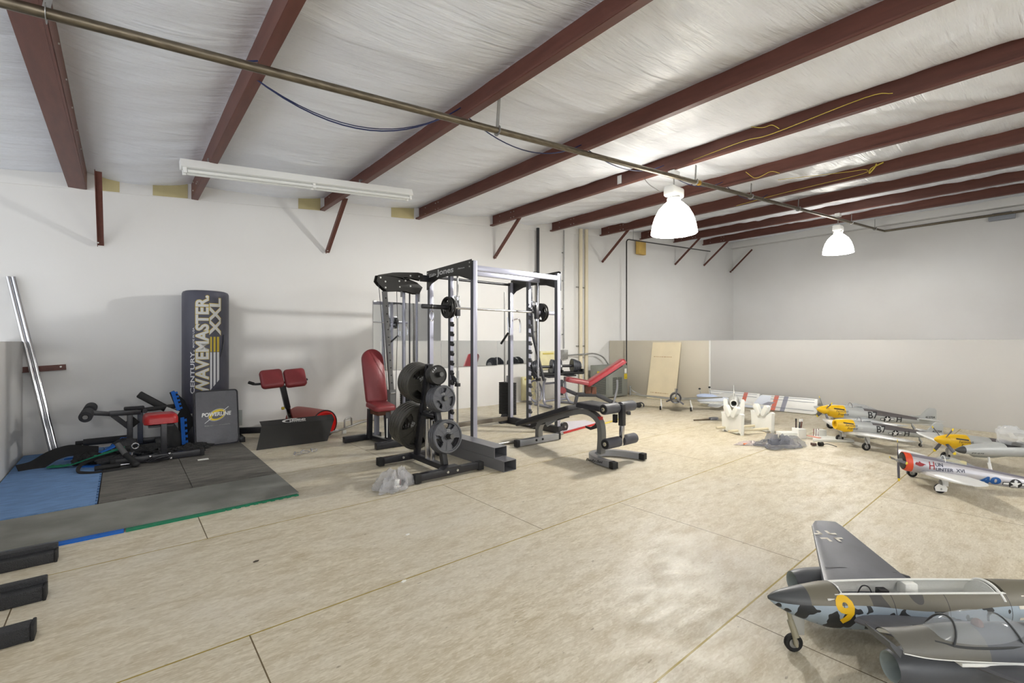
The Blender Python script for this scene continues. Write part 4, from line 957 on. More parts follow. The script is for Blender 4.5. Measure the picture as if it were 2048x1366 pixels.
def load(z, front, src, n, step, what, where, L_, rot=0):
    a, d = peg(z, front, L_)
    for k in range(n):
        c = a + d*(.045+step*k)
        zax = d if front else -d   # lettered side towards the room
        R_ = (V((0,0,1)).rotation_difference(zax)).to_matrix().to_4x4()
        # keep numbers upright
        x_ = V((1,0,0)) if front else V((1,0,0)); y_ = zax.cross(x_).normalized(); Rm = Matrix((x_, y_, zax)).transposed().to_4x4()
        M = Matrix.Translation(c) @ Rm @ RZ(rot+k*(17 if k < n-1 else 0))
        nth = ['innermost', 'second from the post', 'third from the post', 'fourth from the post', 'fifth from the post']
        pos = 'outermost' if k == n-1 else nth[k]
        put(src, M, '%s, %s on the %s peg' % (what, pos, where), 'weight plates on the plate rack')
load(.33, True, pl25, 3, .037, 'grey slotted weight plate', 'lowest front', .20, -12)
load(.66, True, pl10, 5, .028, 'small grey slotted weight plate', 'middle front', .19, 10)
load(.875, True, pl5, 4, .024, 'small lettered dark weight plate', 'top front', .18)
load(.345, False, pl45, 5, .044, 'large dark weight plate', 'lower rear', .26, 60)
load(.78, False, pl35, 5, .042, 'big dark weight plate', 'upper rear', .26, 30)
# plates on the rack's bar
for x, l in ((2.93, 'small black grip plate, outer one at the left end of the rack bar'), (2.965, 'small black grip plate, inner one at the left end of the rack bar'), (4.44, 'small dark grip plate, inner one at the right end of the rack bar'), (4.475, 'small dark grip plate, outer one at the right end of the rack bar')):
    M = Matrix.Translation(V((x, YB, ZB))) @ RY(-90 if x < 4 else 90) @ RZ(40)
    put(plb, M, l, 'plates on the rack bar')

q = B(M_steel); q.cyl((3.12, 4.20, .018), (4.34, 4.16, .018), .017, n=14); tag(q.build('floor_bar'), 'long silver bar on the floor passing behind the rear foot of the silver bench', 'bar')
# ---------------------------------------------------------------- two hollow beams on the floor
M_taupe = mat('grey_painted_tube', (128, 128, 132), .36, .3)
for (y0, y1, z, x), l in (((3.31, 4.5, .05, 2.755), 'grey hollow steel beam on the floor beside the plate rack, under another'), ((3.45, 4.6, .151, 2.755), 'grey hollow steel beam lying on top of another beside the plate rack')):
    q = B(M_taupe); q.hollow((x, y0, z), (x-.02, y1, z), .15, .099, .004); tag(q.build('hollow_beam'), l, 'beam', 'hollow beams beside the plate rack')
tag(B(M_white).prism([(0,0),(.07,.02),(.06,.09),(-.01,.06)], .05, T(2.86, 3.45, .0)).build('white_block'), 'small white block behind the ends of the grey hollow beams', 'block')

# ---------------------------------------------------------------- red upright bench
t = thing('red_upright_bench', 'black bench with burgundy seat and tall upright backrest beside the plate rack', 'exercise bench', (2.33, 5.2, 0))
B(M_black).bar((-.33, .27, .04), (.14, .30, .04), .06, .07, bev=.004).build('rear_foot', t)
B(M_black).bar((-.18, -.29, .04), (.28, -.30, .04), .07, .07, bev=.004).build('front_foot', t)
B(M_black).bar((.03, -.27, .045), (-.02, .28, .045), .06, .06, bev=.004).build('base_rail', t)
B(M_black).bar((.05, -.12, .05), (.04, -.10, .38), .06, .06, up=(0,1,0), bev=.004).build('front_post', t)
B(M_black).bar((-.06, .16, .05), (-.07, .12, .40), .05, .06, up=(0,1,0), bev=.004).build('rear_post', t)
B(M_silver).bar((-.03, .02, .1), (-.03, .02, .34), .06, .01, up=(0,1,0)).build('index_plate', t)
q = B(mat('rusty_bracket', (96, 58, 40), .6, .2)); q.box((-.0, .0, .375), (.16, .26, .06), bev=.006); q.build('seat_bracket', t)
B(M_white).box((.018, -.154, .2), (.012, .003, .22)).build('label', t)
cushion('seat', t, .26, .32, .065, T(.0, -.02, .415)@RX(7), M_redv, .05)
Mb = Matrix.Translation(V((.01, .13, .47))) @ RX(90-15) @ T(0, .32, .0)
def roundpad(name, par, w_, l_, th, M, m_):
    """pad with a domed top end"""
    o = [(-w_/2+.03, -l_/2), (w_/2-.03, -l_/2), (w_/2-.005, -l_/2+.02), (w_/2, -l_/2+.05)] + [(w_/2*math.cos(a), l_/2-w_/2+w_/2*math.sin(a)) for a in [k*PI/14 for k in range(15)]] + [(-w_/2, -l_/2+.05), (-w_/2+.005, -l_/2+.02)]
    q = B(m_); rings = []
    for z, s_ in ((0, .95), (.01, 1), (th*.55, 1), (th*.85, .97), (th, .90)): rings.append([M @ V((x*s_, y*(1-(1-s_)*w_/l_), z)) for x, y in o])
    q.loft(rings); return q.build(name, par, angle=50)
roundpad('backrest', t, .265, .66, .065, Mb, M_redv)
B(M_black).box((.01, .17, .52), (.06, .05, .22), bev=.004).build('back_bracket', t)

# ---------------------------------------------------------------- grey bench with foam rollers
t = thing('leg_developer_bench', 'silver framed bench with black pads and four foam rollers in the middle of the floor', 'exercise bench', (3.78, 3.4, 0))
def W(x, y, z): return V((x-3.78, y-3.4, z))
M_bsil = mat('bench_silver', (150, 152, 156), .34, .45)
B(M_bsil).bar(W(3.45, 4.0, .045), W(4.07, 3.99, .045), .055, .07, bev=.004).build('rear_foot', t)
for x in (3.43, 4.09): B(M_rubber).box(W(x, 4.0, .045), (.05, .062, .08), bev=.008).build('end_cap', t)
for x in (3.70, 3.80): B(M_rubber).cyl(W(x, 3.975, .05), W(x, 3.96, .05), .013, n=12).build('bolt', t)
ff = smooth([W(3.54, 2.76, .04), W(3.57, 2.95, .04), W(3.66, 3.10, .04), W(3.79, 3.13, .04), W(3.90, 3.08, .04), W(3.98, 2.95, .04), W(4.03, 2.78, .04)], 6)
q = B(M_bsil); q.sweep(ff, ((-.03,-.03),(.03,-.03),(.03,.03),(-.03,.03))); q.build('front_foot', t)
FF = frame(W(3.507, 2.93, .04), (.03, -.17, 0), (0,0,1))
B(M_rubber).text('Body-Solid', FF, (-.10, -.016, .22, .034), bold=.01, depth=.001, shear=.3).build('lettering', t)
for a, b in ((ff[0], V((-.02, -.10, 0))), (ff[-1], V((.01, -.10, 0)))): B(M_rubber).bar(a+V((0,.0,.0)), a+b.normalized()*.06, .068, .066, bev=.008).build('end_cap', t)
prof = ((-.028,-.035),(.028,-.035),(.028,.035),(-.028,.035))
q = B(mat('bench_frame_grey', (128, 128, 126), .36, .4)); q.sweep(smooth([W(3.78, 3.08, .05), W(3.78, 3.07, .25), W(3.78, 3.10, .38), W(3.78, 3.22, .45), W(3.78, 3.4, .44), W(3.78, 3.75, .33), W(3.78, 3.93, .27), W(3.78, 4.0, .19), W(3.78, 4.01, .07)], 6), prof, up=(0, .7, .7) if False else (1,0,0)); q.build('main_frame', t, angle=30)
q = B(M_bsil); q.bar(W(3.76, 3.86, .24), W(3.76, 3.60, .40), .05, .012, up=(1,0,0)); q.build('backrest_support', t)
# pads: seat and declined backrest
cushion('seat', t, .27, .44, .06, Matrix.Translation(W(3.78, 3.10, .50)) @ RX(2), M_foam, .03)
cushion('backrest', t, .26, .92, .06, Matrix.Translation(W(3.78, 3.86, .315)) @ RX(-18.5), M_foam, .03)
B(M_black).box(W(3.78, 3.84, .275), (.05, .62, .03), Matrix.Translation(W(3.78, 3.84, .275)) @ RX(-18.5) @ Matrix.Translation(-W(3.78, 3.84, .275))).build('backrest_rail', t)
def roller(name, par, a, b, r=.052):
    a = V(a); b = V(b); R_ = Matrix.Translation(a) @ (V((0,0,1)).rotation_difference(b-a)).to_matrix().to_4x4(); L_ = (b-a).length
    o = B(mat('charcoal_roller', (74, 74, 80), .5)).lathe([(.02, 0), (r*.94, 0), (r, .008), (r, L_-.008), (r*.94, L_), (.02, L_)], R_, 28).build(name, par)
    q = B(M_rubber); q.lathe([(.001, -.003), (.042, -.003), (.042, .0)], R_, 24); q.build('roller_end', o); B(mat('cream_cap', (200, 192, 160), .4)).cyl(a-(b-a).normalized()*.009, a, .018, n=16).build('cap', o); return o
for z, y in ((.545, 2.86), (.215, 2.84)):
    roller('foam_roller', t, W(3.545, y, z), W(3.755, y, z)); roller('foam_roller', t, W(4.02, y, z), W(3.81, y, z)); B(M_chrome).cyl(W(3.53, y, z), W(4.03, y, z), .013).build('roller_axle', t)
B(M_black).bar(W(3.785, 2.82, .58), W(3.785, 2.82, .37), .05, .055, up=(0,1,0), bev=.003).build('developer_sleeve', t)
B(M_chrome).bar(W(3.785, 2.82, .37), W(3.785, 2.83, .17), .035, .04, up=(0,1,0), bev=.003).build('developer_tube', t)
q = B(M_black); q.prism([(0, 0), (.05, -.06), (.13, -.09), (.20, -.075), (.205, -.055), (.13, -.06), (.08, -.03), (.04, .02)], .008, Matrix.Translation(W(3.77, 3.08, .36)) @ frame((0,0,0), (0,1,0), (0,0,1))); q.build('adjustment_plate', t)
B(M_redb).box(W(3.78, 3.1, .40), (.062, .05, .05), bev=.006).build('red_sleeve', t)
B(M_rubber).box(W(3.78, 2.9, .43), (.03, .04, .08)).build('bumper', t)
q = B(mat('lilac_foam', (200, 198, 206), .6)); q.prism([(4.38, 4.20), (5.25, 4.36), (5.30, 4.62), (5.0, 4.72), (4.35, 4.52)], .022, T(0,0,.004)); q.m(M_redb); q.bar((4.38, 4.19, .015), (5.25, 4.35, .015), .018, .024)
tag(q.build('loose_wing'), 'loose pale wing panel with a red edge lying on the floor behind the silver bench', 'wing')
tag(B(M_yel).bar((5.2, 4.28, .008), (5.85, 4.42, .008), .03, .012).build('yellow_stick'), 'thin yellow stick lying on the floor beside the loose pale wing panel', 'stick')

# ---------------------------------------------------------------- red incline bench behind
t = thing('red_incline_bench', 'black bench with burgundy seat and inclined backrest behind the silver bench', 'exercise bench', (6.08, 5.08, 0), -40)
# local x: right across the view, local y: away
B(M_black).bar((-.52, 0, .03), (.0, .0, .03), .05, .05, bev=.003).build('base_rail', t)
B(M_black).bar((-.36, -.22, .03), (-.36, .22, .03), .05, .05, bev=.003).build('front_foot', t)
B(M_black).bar((.52, -.22, .03), (.52, .22, .03), .05, .05, bev=.003).build('rear_foot', t)
B(M_black).bar((-.36, 0, .03), (-.30, 0, .30), .06, .05, up=(1,0,0), bev=.003).build('front_post', t)
B(M_black).bar((-.56, 0, .42), (-.30, 0, .31), .05, .06, bev=.003).build('front_beam', t)
B(M_black).bar((-.32, 0, .31), (.03, 0, .31), .05, .07, bev=.003).build('middle_beam', t)
B(M_black).bar((.02, 0, .31), (.54, 0, .06), .05, .07, bev=.003).build('rear_beam', t)
B(M_black).bar((-.56, 0, .56), (-.56, 0, .30), .04, .05, up=(1,0,0), bev=.003).build('roller_post', t)
for y0, y1 in ((-.24, -.03), (.03, .24)): B(M_redv).cyl((-.56, y0, .40), (-.56, y1, .40), .05, n=24).build('red_roller', t)
q = B(mat('rusty_bracket', (96, 58, 40), .6)); q.box((-.12, 0, .40), (.10, .10, .14), bev=.01); q.box((-.02, 0, .38), (.08, .06, .12), bev=.006); q.build('hinge_bracket', t)
cushion('seat', t, .42, .27, .08, T(-.30, 0, .50)@RY(10), M_redv, .05)
Mi = Matrix.Translation(V((-.11, 0, .45))) @ RY(-33) @ T(.36, 0, 0)
cushion('backrest', t, .76, .28, .085, Mi, M_redb if False else mat('incline_vinyl', (146, 44, 50), .35), .05)
B(M_black).box((0, 0, -.012), (.6, .08, .03), Mi).build('backrest_rail', t)
B(M_bsil).tube(smooth([(.36, -.05, .56), (.36, -.05, .42), (.32, -.05, .25), (.30, -.05, .17)], 5), .018, 8).build('ladder_strut', t)
# ---------------------------------------------------------------- adjustable dumbbells on a stand
t = thing('dumbbell_stand', 'grey tubular stand holding two adjustable dumbbells near the back wall', 'stand', (6.25, 6.2, 0))
for s_ in (-1, 1):
    q = B(M_silver); q.tube(smooth([(s_*.34, -.26, .03), (s_*.33, -.1, .04), (s_*.30, -.02, .16), (s_*.28, .0, .4), (s_*.26, -.02, .52)], 5), .024, 12); q.build('leg', t)
    q = B(M_silver); q.tube([(s_*.38, -.26, .025), (s_*.30, .22, .025)], .024, 12); q.build('foot', t)
    q = B(M_black); q.bar((s_*.26, -.22, .555), (s_*.26, .2, .585), .22, .03, bev=.01); q.build('tray', t)
B(M_silver).cyl((-.28, .0, .42), (.28, 0, .42), .02).build('cross_tube', t); B(M_silver).cyl((-.32, -.02, .1), (.32, -.02, .1), .02).build('cross_tube', t)
def dumbbell(x, y, z, l, rz):
    d = thing('adjustable_dumbbell', l, 'dumbbell', (x, y, z), rz, 'adjustable dumbbells on the stand'); d.scale = (1.55, 1.55, 1.55)
    for s_ in (-1, 1):
        for k in range(6):
            r = .095-.008*k if k else .09
            B(mat('dumbbell_plate', (66, 68, 74), .42, .2)).cyl((0, s_*(.075+.019*k), 0), (0, s_*(.088+.019*k), 0), r, n=28).build('disc', d)
        B(M_galv).cyl((0, s_*.19, 0), (0, s_*.20, 0), .03, n=16).build('dial', d)
    B(M_black).cyl((0, -.08, 0), (0, .08, 0), .017, n=14).build('grip', d)
    q = B(M_rubber); q.box((0, 0, -.085), (.17, .42, .03), bev=.012); q.box((0, -.2, -.06), (.15, .02, .05), bev=.006); q.box((0, .2, -.06), (.15, .02, .05), bev=.006); q.build('cradle', d)
    return d
dumbbell(5.99, 6.19, .73, 'left adjustable dumbbell with black stacked discs on the stand', 60)
dumbbell(6.55, 6.19, .73, 'right adjustable dumbbell with black stacked discs on the stand', 62)
q = B(M_silver); q.tube([(6.0+.16*math.cos(a), 6.46+.03*math.sin(a), .26+.20*math.sin(a)) for a in [k*PI/16 for k in range(32)]], .018, 10, closed=True); 
for k in range(8): a = k*PI/4; q.cyl((6.0, 6.46, .26), (6.0+.15*math.cos(a), 6.46+.03*math.sin(a), .26+.19*math.sin(a)), .004, n=6)
t = tag(q.build('spoked_wheel'), 'grey spoked wheel standing behind the dumbbell stand', 'wheel')
# coil and pulley on the floor right of the silver bench
t = thing('cable_coil', 'black coil of cable with a round pulley on the floor right of the foam rollers', 'cable', (7.1, 5.1, 0), -30)
q = B(M_black)
q.tube(smooth([(-.25, .12, .015), (-.12, .05, .02), (0, 0, .03), (.1, -.02, .06), (.17, -.06, .09), (.21, -.09, .06), (.2, -.1, .02)], 5), .012, 8)
q.tube([(.12+.06*math.cos(a), -.05+.03*math.sin(a), .045+.03*math.sin(a)) for a in [k*PI/10 for k in range(20)]], .012, 8, closed=True); q.build('coil', t)
q = B(M_rubber); q.lathe([(.01,-.02),(.045,-.02),(.035,0),(.045,.02),(.01,.02)], T(.12,-.08,.05)@RX(90), 20); q.build('pulley', t)
# ---------------------------------------------------------------- model aeroplanes
def interp(secs, x):
    s = sorted(secs); 
    if x <= s[0][0]: return s[0][1:4]
    for a, b in zip(s, s[1:]):
        if a[0] <= x <= b[0]:
            t = (x-a[0])/(b[0]-a[0]); return tuple(a[i]+(b[i]-a[i])*t for i in (1, 2, 3))
    return s[-1][1:4]
def densify(secs, n=5):
    P_ = smooth([(a[0], a[1], 0) for a in secs], n); Q = smooth([(a[0], a[2], a[3]) for a in secs], n)
    return [(p.x, p.y, max(.001, q.y), max(.001, q.z)) for p, q in zip(P_, Q)]
def ring(x, zc, hw, hh, n=36, p=1.0, a0=0, a1=2*PI, closed=True):
    o = []
    for k in range(n if closed else n+1):
        a = a0+(a1-a0)*k/n; c, s_ = math.cos(a), math.sin(a)
        o.append(V((x, hw*math.copysign(abs(c)**p, c), zc+hh*math.copysign(abs(s_)**p, s_))))
    return o
def body(secs, m_, x0=None, x1=None, n=36, dens=5):
    D = densify(secs, dens)
    if x0 is not None: D = [d for d in D if x0-1e-6 <= d[0] <= x1+1e-6]
    return B(m_).loft([ring(*d, n=n) for d in D])
def side(secs, x0, sg=1, off=.0012):
    """wrap lettering on the side of a body; text x runs towards the tail on the port side"""
    DD = densify(secs, 5)
    def f(p):
        x = x0 - p.x*sg; zc, hw, hh = interp(DD, x)
        t = max(-.98, min(.98, (p.y-zc)/hh)); return V((x, sg*(hw*math.sqrt(1-t*t)+off+p.z), p.y))
    return f
AF = [(0, 0), (.015, .28), (.07, .44), (.18, .5), (.35, .5), (.55, .40), (.78, .22), (1, .02)]
def wing(par, sg, y0, y1, le0, te0, le1, te1, z0, z1, th, m_, name='wing', ell=0, n=9, paint=None):
    q = B(m_); rings = []
    for k in range(n+1):
        t = k/n
        tt = t if not ell else math.sin(t*PI/2)
        le = le0+(le1-le0)*tt; te = te0+(te1-te0)*tt
        if ell:
            c = math.sqrt(max(.02, 1-tt**2.4)); mid = le0+(te0-le0)*.35; le = mid+(le0-mid)*c; te = mid+(te0-mid)*c
        elif t > .93: d = (le-te)*.12; le -= d*1.2; te += d*.4
        y = y0+(y1-y0)*tt; z = z0+(z1-z0)*tt; ch = le-te; h = th*(ch/(le0-te0))
        up = [(le-ch*a, sg*y, z+h*b) for a, b in AF]; lo = [(le-ch*a, sg*y, z-h*b*.6) for a, b in AF[1:-1]][::-1]
        rings.append(up+lo)
    q.loft(rings)
    return q.build(name, par, angle=35)
def finpiece(par, pts, th, m_, name='fin', y=0):
    """vertical surface outline in x,z"""
    q = B(m_); q.prism(pts, th, Matrix.Translation(V((0, y+th/2, 0))) @ frame((0,0,0), (1,0,0), (0,0,1)), bev=th*.3)
    return q.build(name, par, angle=35)
def blade(par, c, ax_roll, R, m_, tipm=None, w_=.028, name='propeller_blade'):
    """blade in the plane normal to x through c"""
    q = B(m_); M = Matrix.Translation(V(c)) @ Matrix.Rotation(math.radians(ax_roll), 4, 'X'); rings = []
    for r, ww, tw in ((.015, .008, 50), (.05, w_*.42, 42), (R*.45, w_*.5, 32), (R*.86, w_*.5, 22)):
        t = math.radians(tw); rings.append([M @ V((a*math.sin(t)*ww+b*math.cos(t)*.003, a*math.cos(t)*ww-b*math.sin(t)*.003, r)) for a, b in ((-1,0),(-.4,.8),(.5,.7),(1,0),(.5,-.7),(-.4,-.8))])
    q.loft(rings)
    if tipm:
        q.m(tipm); rr = [rings[-1]]
        for r, ww in ((R*.95, w_*.48), (R, w_*.25)):
            t = math.radians(20); rr.append([M @ V((a*math.sin(t)*ww+b*math.cos(t)*.003, a*math.cos(t)*ww-b*math.sin(t)*.003, r)) for a, b in ((-1,0),(-.4,.8),(.5,.7),(1,0),(.5,-.7),(-.4,-.8))])
        q.loft(rr)
    return q.build(name, par)
def gear(par, top, foot, r, w_=.028, m_=None, name='landing_leg', door=None):
    top = V(top); foot = V(foot); m_ = m_ or M_galv
    a = foot+V((0, 0, r)); q = B(m_); q.cyl(top, a+V((0,.02,0)), .008, n=10); q.cyl(a+V((0,.025,0)), a-V((0,.0,0)), .006, n=8); q.cyl(top.lerp(a, .35)+V((0,.003,0)), a+V((.0,.02,.03)), .012, n=10)
    leg = q.build(name, par)
    q = B(M_tyre); q.lathe([(r*.55, -w_*.35), (r*.8, -w_*.5), (r*.97, -w_*.35), (r, 0), (r*.97, w_*.35), (r*.8, w_*.5), (r*.55, w_*.35), (r*.55, -w_*.35)], Matrix.Translation(a) @ RX(90), 28); wh = q.build('wheel', leg)
    B(M_galv).lathe([(.001, -w_*.4), (r*.35, -w_*.4), (r*.56, -w_*.3), (r*.56, w_*.3), (r*.35, w_*.4), (.001, w_*.4)], Matrix.Translation(a) @ RX(90), 20).build('hub', wh)
    if door: B(door).box(((top.x+a.x)/2-.03, top.y+.005, (top.z+a.z)/2+.01), (.05, .004, abs(top.z-a.z)*.8), bev=.002).build('gear_door', leg)
    return leg
def star(q, fn, cx, cz, r, mw, mb_, bars=True):
    def F(x, y, z=0): return fn(V((x, y, z)))
    q.m(mb_); n = 24
    def poly(pts, z):
        c = q.bm.verts.new(F(sum(p[0] for p in pts)/len(pts), sum(p[1] for p in pts)/len(pts), z)); vs_ = [q.bm.verts.new(F(*p, z)) for p in pts]
        for k in range(len(pts)): q.face([c, vs_[k], vs_[(k+1) % len(pts)]])
    if bars:
        for s_ in (-1, 1):
            a, b = sorted((s_*r*.9, s_*r*2.0))
            poly([(cx+a, cz-r*.32), (cx+b, cz-r*.32), (cx+b, cz+r*.32), (cx+a, cz+r*.32)], 0)
            q.m(mw); poly([(cx+a+r*.12, cz-r*.2), (cx+b-r*.12, cz-r*.2), (cx+b-r*.12, cz+r*.2), (cx+a+r*.12, cz+r*.2)], .0006); q.m(mb_)
    poly([(cx+r*math.cos(2*PI*k/n), cz+r*math.sin(2*PI*k/n)) for k in range(n)], .0008)
    q.m(mw); poly([(cx+(r*.92 if k % 2 == 0 else r*.38)*math.sin(PI*k/5), cz+(r*.92 if k % 2 == 0 else r*.38)*math.cos(PI*k/5)) for k in range(10)], .0016)

M_alu = mat('model_silver_grey', (176, 178, 176), .42, .15, var=(6, .04))
M_alud = mat('model_dark_spine', (92, 86, 86), .5)
M_ynose = mat('yellow_nose', (234, 186, 18), .4)
M_txt = mat('black_marking', (34, 34, 36), .5)
M_wmk = mat('white_marking', (232, 232, 230), .5)
M_glass = mat('canopy_glass', (200, 206, 210), .08, alpha=.3)
M_blade = mat('grey_blade', (86, 86, 96), .4)
M_ytip = mat('yellow_tip', (236, 208, 40), .45)
M_wingg = mat('model_wing_grey', (190, 190, 188), .4, .1)

P51 = [(-.94, .125, .006, .016), (-.88, .13, .016, .026), (-.70, .145, .030, .040), (-.45, .172, .046, .058), (-.25, .19, .058, .078), (-.05, .205, .062, .088), (.08, .225, .060, .080), (.15, .238, .055, .068), (.21, .246, .050, .058)]
def p51(loc, rz, label, spinner=True, wings=(1, -1), script=True, canopy=True):
    t = thing('model_fighter_plane', label, 'model airplane', loc, rz, 'yellow nosed model fighters')
    q = body(P51, M_alu); q.mats.append(M_ynose); q.mats.append(M_alud)
    for f in q.bm.faces:
        c = f.calc_center_median(); zc, hw, hh = interp(P51, c.x)
        if c.x > .03+.03*((c.z-zc)/hh < 0): f.material_index = 1
        elif c.z > zc+hh*.62 and c.x < -.18: f.material_index = 2
        elif c.z > zc+hh*.25 and c.x < -.28 and c.x > -.75: f.material_index = 2
    fu = q.build('fuselage', t, angle=60)
    sf = side(P51, 0)
    q = B(M_txt); q.text('B7', I4, (.20, .165, .105, .075), bold=.015, depth=0, fn=side(P51, 0)); q.build('code_letters', fu); q = B(M_txt); q.text('H', I4, (.515, .125, .055, .058), bold=.015, depth=0, fn=side(P51, 0, off=.002)); q.build('code_letter', fu)
    q = B(M_wmk); star(q, side(P51, 0, off=.002), .41, .158, .038, M_wmk, M_txt); q.build('star_marking', fu)
    q = B(M_txt); q.text('Ferocious', I4, (-.14, .232, .13, .026), depth=0, shear=.3, fn=side(P51, 0)); q.text('Frankie', I4, (-.12, .195, .11, .030), depth=0, shear=.3, fn=side(P51, 0)); q.build('script_lettering', fu)
    q = B(M_txt); f_ = side(P51, 0, off=.003)
    q.grid(10, 2, lambda u, v: f_(V((-.16+.11*u, .268+.012*v-.014*u, 0)))); q.build('exhaust_slot', fu)
    # belly scoop, canopy
    q = B(M_alu); q.loft([ring(x, z, w_, h, 20) for x, z, w_, h in ((.0, .125, .02, .01), (-.04, .118, .036, .028), (-.2, .115, .036, .032), (-.38, .125, .026, .02), (-.48, .135, .008, .008))]); q.build('air_scoop', fu)
    if canopy:
        q = B(M_glass); q.loft([ring(x, z, w_, h, 20, a0=0, a1=PI, closed=False) for x, z, w_, h in ((.03, .285, .028, .006), (-.03, .282, .036, .045), (-.10, .275, .038, .055), (-.20, .262, .034, .048), (-.30, .245, .022, .026), (-.36, .235, .008, .006))], cap=False, close=False); q.build('canopy', t)
        q = B(M_alud); q.tube([(-.045, .037*math.cos(a), .282+.049*math.sin(a)) for a in [k*PI/10 for k in range(11)]], .003, 6); q.build('canopy_frame', t)
        B(M_txt).box((-.12, 0, .275), (.10, .03, .03), bev=.008).build('seat_back', t)
    fin = finpiece(t, [(-.62, .17), (-.80, .19), (-.86, .265), (-.885, .278), (-.945, .275), (-.965, .255), (-.965, .10), (-.88, .10)], .014, M_alu)
    B(M_txt).text('413704', Matrix.Translation(V((-.845, .0085, .165))) @ frame((0,0,0), (-1,0,0), (0,0,1)), (0, 0, .10, .024), bold=.01, depth=.0005).build('tail_number', fin)
    for sg in (1, -1): wing(t, sg, .01, .21, -.76, -.90, -.82, -.90, .16, .165, .02, M_wingg, 'tailplane')
    for sg in wings: wing(t, sg, .02, .68, .13, -.21, -.02, -.17, .15, .195, .045, M_wingg)
    if wings:
        for sg in wings: gear(t, (.03, sg*.20, .16), (.03, sg*.225, 0), .042, door=M_wmk)
    else: gear(t, (.08, .04, .19), (.06, .08, 0), .042, door=M_wmk)
    gear(t, (-.70, .0, .12), (-.72, .0, 0), .02, .014, name='tail_leg')
    if spinner:
        q = B(M_ynose); q.loft([ring(x, .247+(x-.21)*.1, r, r, 28) for x, r in ((.212, .052), (.24, .047), (.28, .034), (.31, .016), (.32, .003))]); q.build('spinner', t)
        for a in (20, 110, 200, 290): blade(t, (.235, 0, .249), a+(10 if spinner is True else spinner), .17, M_blade, M_ytip)
    else:
        q = B(M_ynose); q.loft([ring(x, .247, r, r*1.05, 28) for x, r in ((.21, .052), (.225, .05), (.225, .034), (.19, .030), (.19, .002))]); q.build('nose_ring', t)
    return t
RZP = 137.0
big = p51((7.33, 1.87, 0), RZP, 'yellow nosed grey model fighter with propeller, standing behind its twin by the low wall', 14); big.scale = (1.18, 1.18, 1.18)
p51((6.455, 1.56, 0), RZP, 'yellow nosed grey model fighter without propeller, standing in front of its twin', False)
p51((6.24, .60, 0), RZP, 'yellow nosed model fighter whose body is hidden behind a silver jet at the right edge', 30, wings=(-1,), canopy=False)
# silver jet in front of the third fighter
JET = [(-1.0, 0.23, 0.02, 0.03), (-0.8, 0.23, 0.045, 0.05), (-0.4, 0.235, 0.068, 0.066), (0.0, 0.24, 0.07, 0.066), (0.3, 0.238, 0.06, 0.056), (0.46, 0.234, 0.042, 0.042), (0.54, 0.23, 0.026, 0.028), (0.585, 0.228, 0.004, 0.006)]
t = thing('model_jet', 'silver model jet with a dark nose and black stripe at the right edge', 'model airplane', (6.14, .24, 0), RZP)
q = body(JET, M_alu); q.mats += [M_txt, mat('dark_radome', (62, 62, 60), .5)]
for f in q.bm.faces:
    c = f.calc_center_median(); zc, hw, hh = interp(JET, c.x)
    if c.x > .515: f.material_index = 2
    elif c.x < .22 and c.z > zc+hh*.45-.0*c.x and c.x > -.9: f.material_index = 1
fu = q.build('fuselage', t, angle=60)
B(M_txt).text('FT-675', I4, (-.47, .203, .09, .013), bold=.02, depth=0, fn=side(JET, 0)).build('lettering', fu)
wg = wing(t, 1, .05, .42, .02, -.38, -.12, -.36, .155, .165, .035, M_wingg); B(M_txt).text('USAF', Matrix.Translation(V((-.1, .39, .18))) @ RZ(180), (0, -.02, .13, .05), bold=.02, depth=.001).build('wing_lettering', wg)
gear(t, (-.1, .28, .155), (-.1, .30, 0), .034, m_=M_wmk); gear(t, (.3, .0, .17), (.3, .0, 0), .03, m_=M_wmk)
q = B(M_txt); q.loft([ring(x, z, w_, h, 16) for x, z, w_, h in ((.06, .10, .002, .002), (-.02, .10, .014, .014), (-.2, .10, .014, .014), (-.28, .10, .002, .002))]); bmesh.ops.translate(q.bm, verts=q.bm.verts, vec=(0, .2, 0)); q.build('missile', t)
finpiece(t, [(-.72, .24), (-.88, .42), (-1.0, .42), (-1.0, .22)], .014, M_alu)
# clear plastic bag on the jet
M_clear = mat('clear_plastic_film', (238, 240, 242), .12, alpha=.30, bump=(25, .6))
rnd = random.Random(11); q = B(M_clear); rings = []
for i in range(11):
    u = i/10; rr = .012+.09*math.sin(PI*min(1, u*1.15))**.7*(1-.35*u); ring_ = []
    for k in range(22):
        a = 2*PI*k/22; d = 1+.25*math.sin(5*a+i)+rnd.uniform(-.12, .12)
        ring_.append((.22-.34*u, rr*math.cos(a)*d*1.1, .305+rr*.85*math.sin(a)*d+.10*(1-u)*(.6+.4*math.sin(a))))
    rings.append(ring_)
q.loft(rings); o = q.build('plastic_bag', angle=20); o.location = (6.14, .24, 0); o.rotation_euler = (0, 0, math.radians(RZP)); tag(o, 'crumpled clear plastic bag resting on the silver model jet', 'plastic bag')

